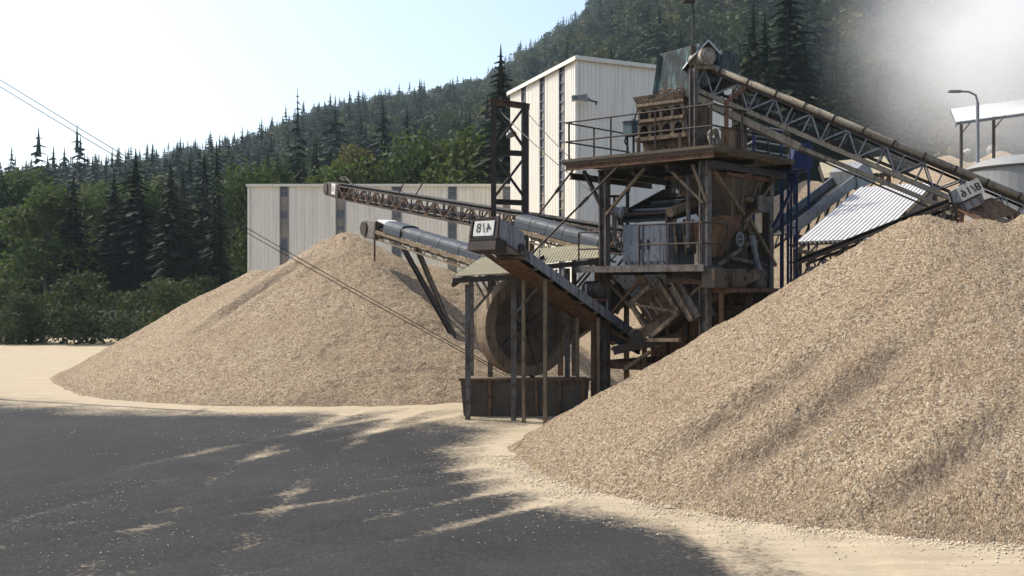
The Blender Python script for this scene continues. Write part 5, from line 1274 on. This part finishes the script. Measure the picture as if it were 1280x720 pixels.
for u in list(range(-60,312,21)):
    key=random.choice(['fir1','fir2','fir2','oak2','fir1','oak1','bigfir']); h0={'fir1':22,'fir2':20,'oak1':13,'oak2':14,'yellow':13,'bigfir':22}[key]
    v=random.uniform(178,222) if key[0] in'fb' else random.uniform(205,235)
    conif=key[0] in 'fb'
    tree_px(key,u+random.uniform(-8,8),v,random.uniform(92,128),h0,('dark conifer' if conif else 'broadleaf tree')+' in the tree line beyond the left end of the low hall','tree',('conifers' if conif else 'broadleaf trees')+' beyond the left end of the low hall',wide=random.uniform(.7,1.35))
for u in range(-60,312,26):
    p=P(u+random.uniform(-8,8),0,random.uniform(76,90)); tree('bush',p.x,p.y,random.uniform(.8,1.25),'green shrub in the hedge left of the low hall','shrub','shrubs left of the low hall')
for u in range(330,660,23):
    key=random.choice(['fir1','fir2','fir1','fir2','oak1']); h0={'fir1':22,'fir2':20,'oak1':13,'oak2':14}[key]; conif=key[0]=='f'
    tree_px(key,u+random.uniform(-7,7),random.uniform(192,216) if conif else random.uniform(212,222),random.uniform(118,140),h0,('dark conifer' if conif else 'broadleaf tree')+' in the row of treetops above the low hall roof','tree',('conifers' if conif else 'broadleaf trees')+' above the low hall roof',wide=1.1)
# low wall beyond the hall
p=P(200,262,88); q=P(318,258,84); mb=MB(); mb.prism([Vector((p.x-14,p.y+3,0)),Vector((q.x,q.y,0)),Vector((q.x,q.y,0))+Vector((0,.3,0)),Vector((p.x-14,p.y+3.3,0))],(0,0,2.2))
single('low_wall',mb,M['concrete'],'low pale concrete wall running to the left end of the low hall','wall')

# ------------------------------------------------------------------ wooded hill
RU=np.array([-700,-300,-100,0,100,200,258,300,330,375,420,480,540,600,640,680,715,800,900,980,1040,1100,1150,1200,1260,1400,1800,2300.])
RV=np.array([262,240,222,216,210,196,186,180,164,140,124,112,106,88,62,38,10,-55,-120,-130,-130,-120,-110,-100,-90,-40,120,230.])
def hill_z(X,Y):
    u=640+F_PX*X/np.maximum(Y,1); v=np.interp(u,RU,RV); Yr=820+60*np.sin(u/210); Y0=150.0
    Zr=CAMZ+(360-v)/F_PX*Yr-20
    f=np.clip((Y-Y0)/(Yr-Y0),0,None)
    up=Zr*np.clip(f,0,1)**0.97; dn=np.clip(1-(f-1)*1.1,-.05,1)*Zr
    z=np.where(f<=1,up,dn); return z+np.clip(f,0,1)*10*fbm(X/90,Y/90,81,3)
def build_hill():
    xs=np.arange(-1500,1500,14.0); ys=np.arange(140,1700,14.0); X,Y=np.meshgrid(xs,ys,indexing='ij'); Z=hill_z(X,Y); Z=np.maximum(Z,-.2)
    n0,n1=X.shape; idx=np.arange(n0*n1).reshape(n0,n1)
    Fq=np.stack([idx[:-1,:-1],idx[1:,:-1],idx[1:,1:],idx[:-1,1:]],-1).reshape(-1,4)
    link_mesh('hill',np_mesh('hill',np.stack([X,Y,Z],-1).reshape(-1,3),Fq,True),M['forestfloor'],kind='structure')
    # far ridge
    xs=np.arange(-1000,3200,60.0); ys=np.arange(2000,3600,60.0); X,Y=np.meshgrid(xs,ys,indexing='ij')
    Z=(250+70*fbm(X/500,Y/500,91))*np.exp(-((Y-2800)/420)**2)*np.clip((X+400)/900,0,1); n0,n1=X.shape; idx=np.arange(n0*n1).reshape(n0,n1)
    Fq=np.stack([idx[:-1,:-1],idx[1:,:-1],idx[1:,1:],idx[:-1,1:]],-1).reshape(-1,4)
    link_mesh('far_hill',np_mesh('far_hill',np.stack([X,Y,Z-2],-1).reshape(-1,3),Fq,True),M['forestfloor'],kind='structure')
build_hill()
def forest():
    r=np.random.default_rng(17); temps=[]
    for k in range(4): temps.append((conifer(25,3.9+.5*k,19,8,200+k,.42,.06,1),0))
    for k in range(3): temps.append((broad(17,12,300+k,480,.98,.08,16),1))
    pts=[]
    N_=15000; Y=np.sqrt(r.uniform(165**2,900**2,N_)); uu=r.uniform(-130,1420,N_); X=(uu-640)/F_PX*Y
    Z=hill_z(X,Y); v=np.interp(uu,RU,RV); Yr=820+60*np.sin(uu/210); ok=(Y<Yr+40)&(Z>-1)
    # thin out to a natural spacing
    cell=set(); order=np.nonzero(ok)[0]; 
    Vs=[];Fs=[];Ts=[]; o=0; cnt=0
    pat=fbm(X/60,Y/60,131,3)
    for i in order:
        key=(int(X[i]//7.5),int(Y[i]//7.5))
        if key in cell: continue
        cell.add(key)
        dec=(pat[i]+r.normal()*.30)>-.10
        (V,Fq),kd=temps[(4+r.integers(0,3)) if dec else r.integers(0,4)]
        s=r.uniform(.55,1.0)*(1.0 if not dec else 1.12); a=r.random()*6.28; ca,sa=math.cos(a),math.sin(a); wx=r.uniform(.9,1.25)
        W=np.empty_like(V); W[:,0]=(V[:,0]*ca-V[:,1]*sa)*s*wx+X[i]; W[:,1]=(V[:,0]*sa+V[:,1]*ca)*s*wx+Y[i]; W[:,2]=V[:,2]*s*r.uniform(.9,1.2)+Z[i]-1
        Vs.append(W); Fs.append(Fq+o); o+=len(V); cnt+=1
        tn=(r.uniform(.45,.95) if dec else r.uniform(0,.4)); tn=1.0 if (dec and r.random()<.06) else tn
        Ts.append(np.full(len(V),tn,np.float32))
    m=np_mesh('wooded_hillside',np.concatenate(Vs),np.concatenate(Fs)); at=m.attributes.new('tint','FLOAT','POINT'); at.data.foreach_set('value',np.concatenate(Ts))
    print('forest trees',cnt,'faces',len(m.polygons))
    link_mesh('wooded_hillside',m,M['wood_mass'],kind='stuff',label='dense mixed forest covering the hillside behind the halls')
forest()

# ------------------------------------------------------------------ haze
mb=MB(); mb.box((0,1720,223),(7800,3520,452)); 
m=bpy.data.materials.new('haze_air'); m.use_nodes=True; nt=m.node_tree
nt.nodes.remove(nt.nodes['Principled BSDF']); pv=nt.nodes.new('ShaderNodeVolumePrincipled'); pv.inputs['Color'].default_value=(.68,.87,.95,1); pv.inputs['Density'].default_value=0.00014; pv.inputs['Anisotropy'].default_value=0.25
nt.links.new(pv.outputs[0],nt.nodes['Material Output'].inputs['Volume'])
hz=bpy.data.objects.new('haze',mb.mesh('haze')); COL.objects.link(hz); hz.data.materials.append(m); hz['kind']='stuff'

c=P(1292,48,80); import bmesh  # added volume that imitates sun glare in the upper right corner
bm=bmesh.new(); bmesh.ops.create_icosphere(bm,subdivisions=4,radius=1.0); me=bpy.data.meshes.new('glare_volume'); bm.to_mesh(me); bm.free()
dc=bpy.data.objects.new('glare_volume',me); COL.objects.link(dc); dc.location=c; dc.scale=(17,14,13.5)
m=bpy.data.materials.new('glare_glow'); m.use_nodes=True; nt=m.node_tree; nt.nodes.remove(nt.nodes['Principled BSDF'])
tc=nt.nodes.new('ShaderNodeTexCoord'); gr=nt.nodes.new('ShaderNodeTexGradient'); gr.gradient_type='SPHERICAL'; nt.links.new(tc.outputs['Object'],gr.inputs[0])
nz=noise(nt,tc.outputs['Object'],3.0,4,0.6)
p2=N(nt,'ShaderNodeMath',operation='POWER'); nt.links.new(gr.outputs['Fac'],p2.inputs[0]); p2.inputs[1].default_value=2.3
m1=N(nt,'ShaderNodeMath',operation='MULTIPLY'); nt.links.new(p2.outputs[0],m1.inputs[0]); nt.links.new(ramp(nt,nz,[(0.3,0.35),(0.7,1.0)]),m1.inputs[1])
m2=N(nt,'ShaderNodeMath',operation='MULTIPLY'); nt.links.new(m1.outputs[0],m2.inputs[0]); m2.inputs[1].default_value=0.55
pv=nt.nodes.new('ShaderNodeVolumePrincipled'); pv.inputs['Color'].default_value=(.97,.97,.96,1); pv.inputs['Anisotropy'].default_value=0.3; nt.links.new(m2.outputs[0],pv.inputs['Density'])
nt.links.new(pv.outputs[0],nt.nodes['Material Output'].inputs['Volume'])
dc.data.materials.append(m); dc['kind']='stuff'; dc['label']='added bright volume imitating sun glare over the quarry bank behind the conveyor'
sc.cycles.volume_bounces=2; sc.cycles.volume_step_rate=3.0; sc.cycles.volume_max_steps=96
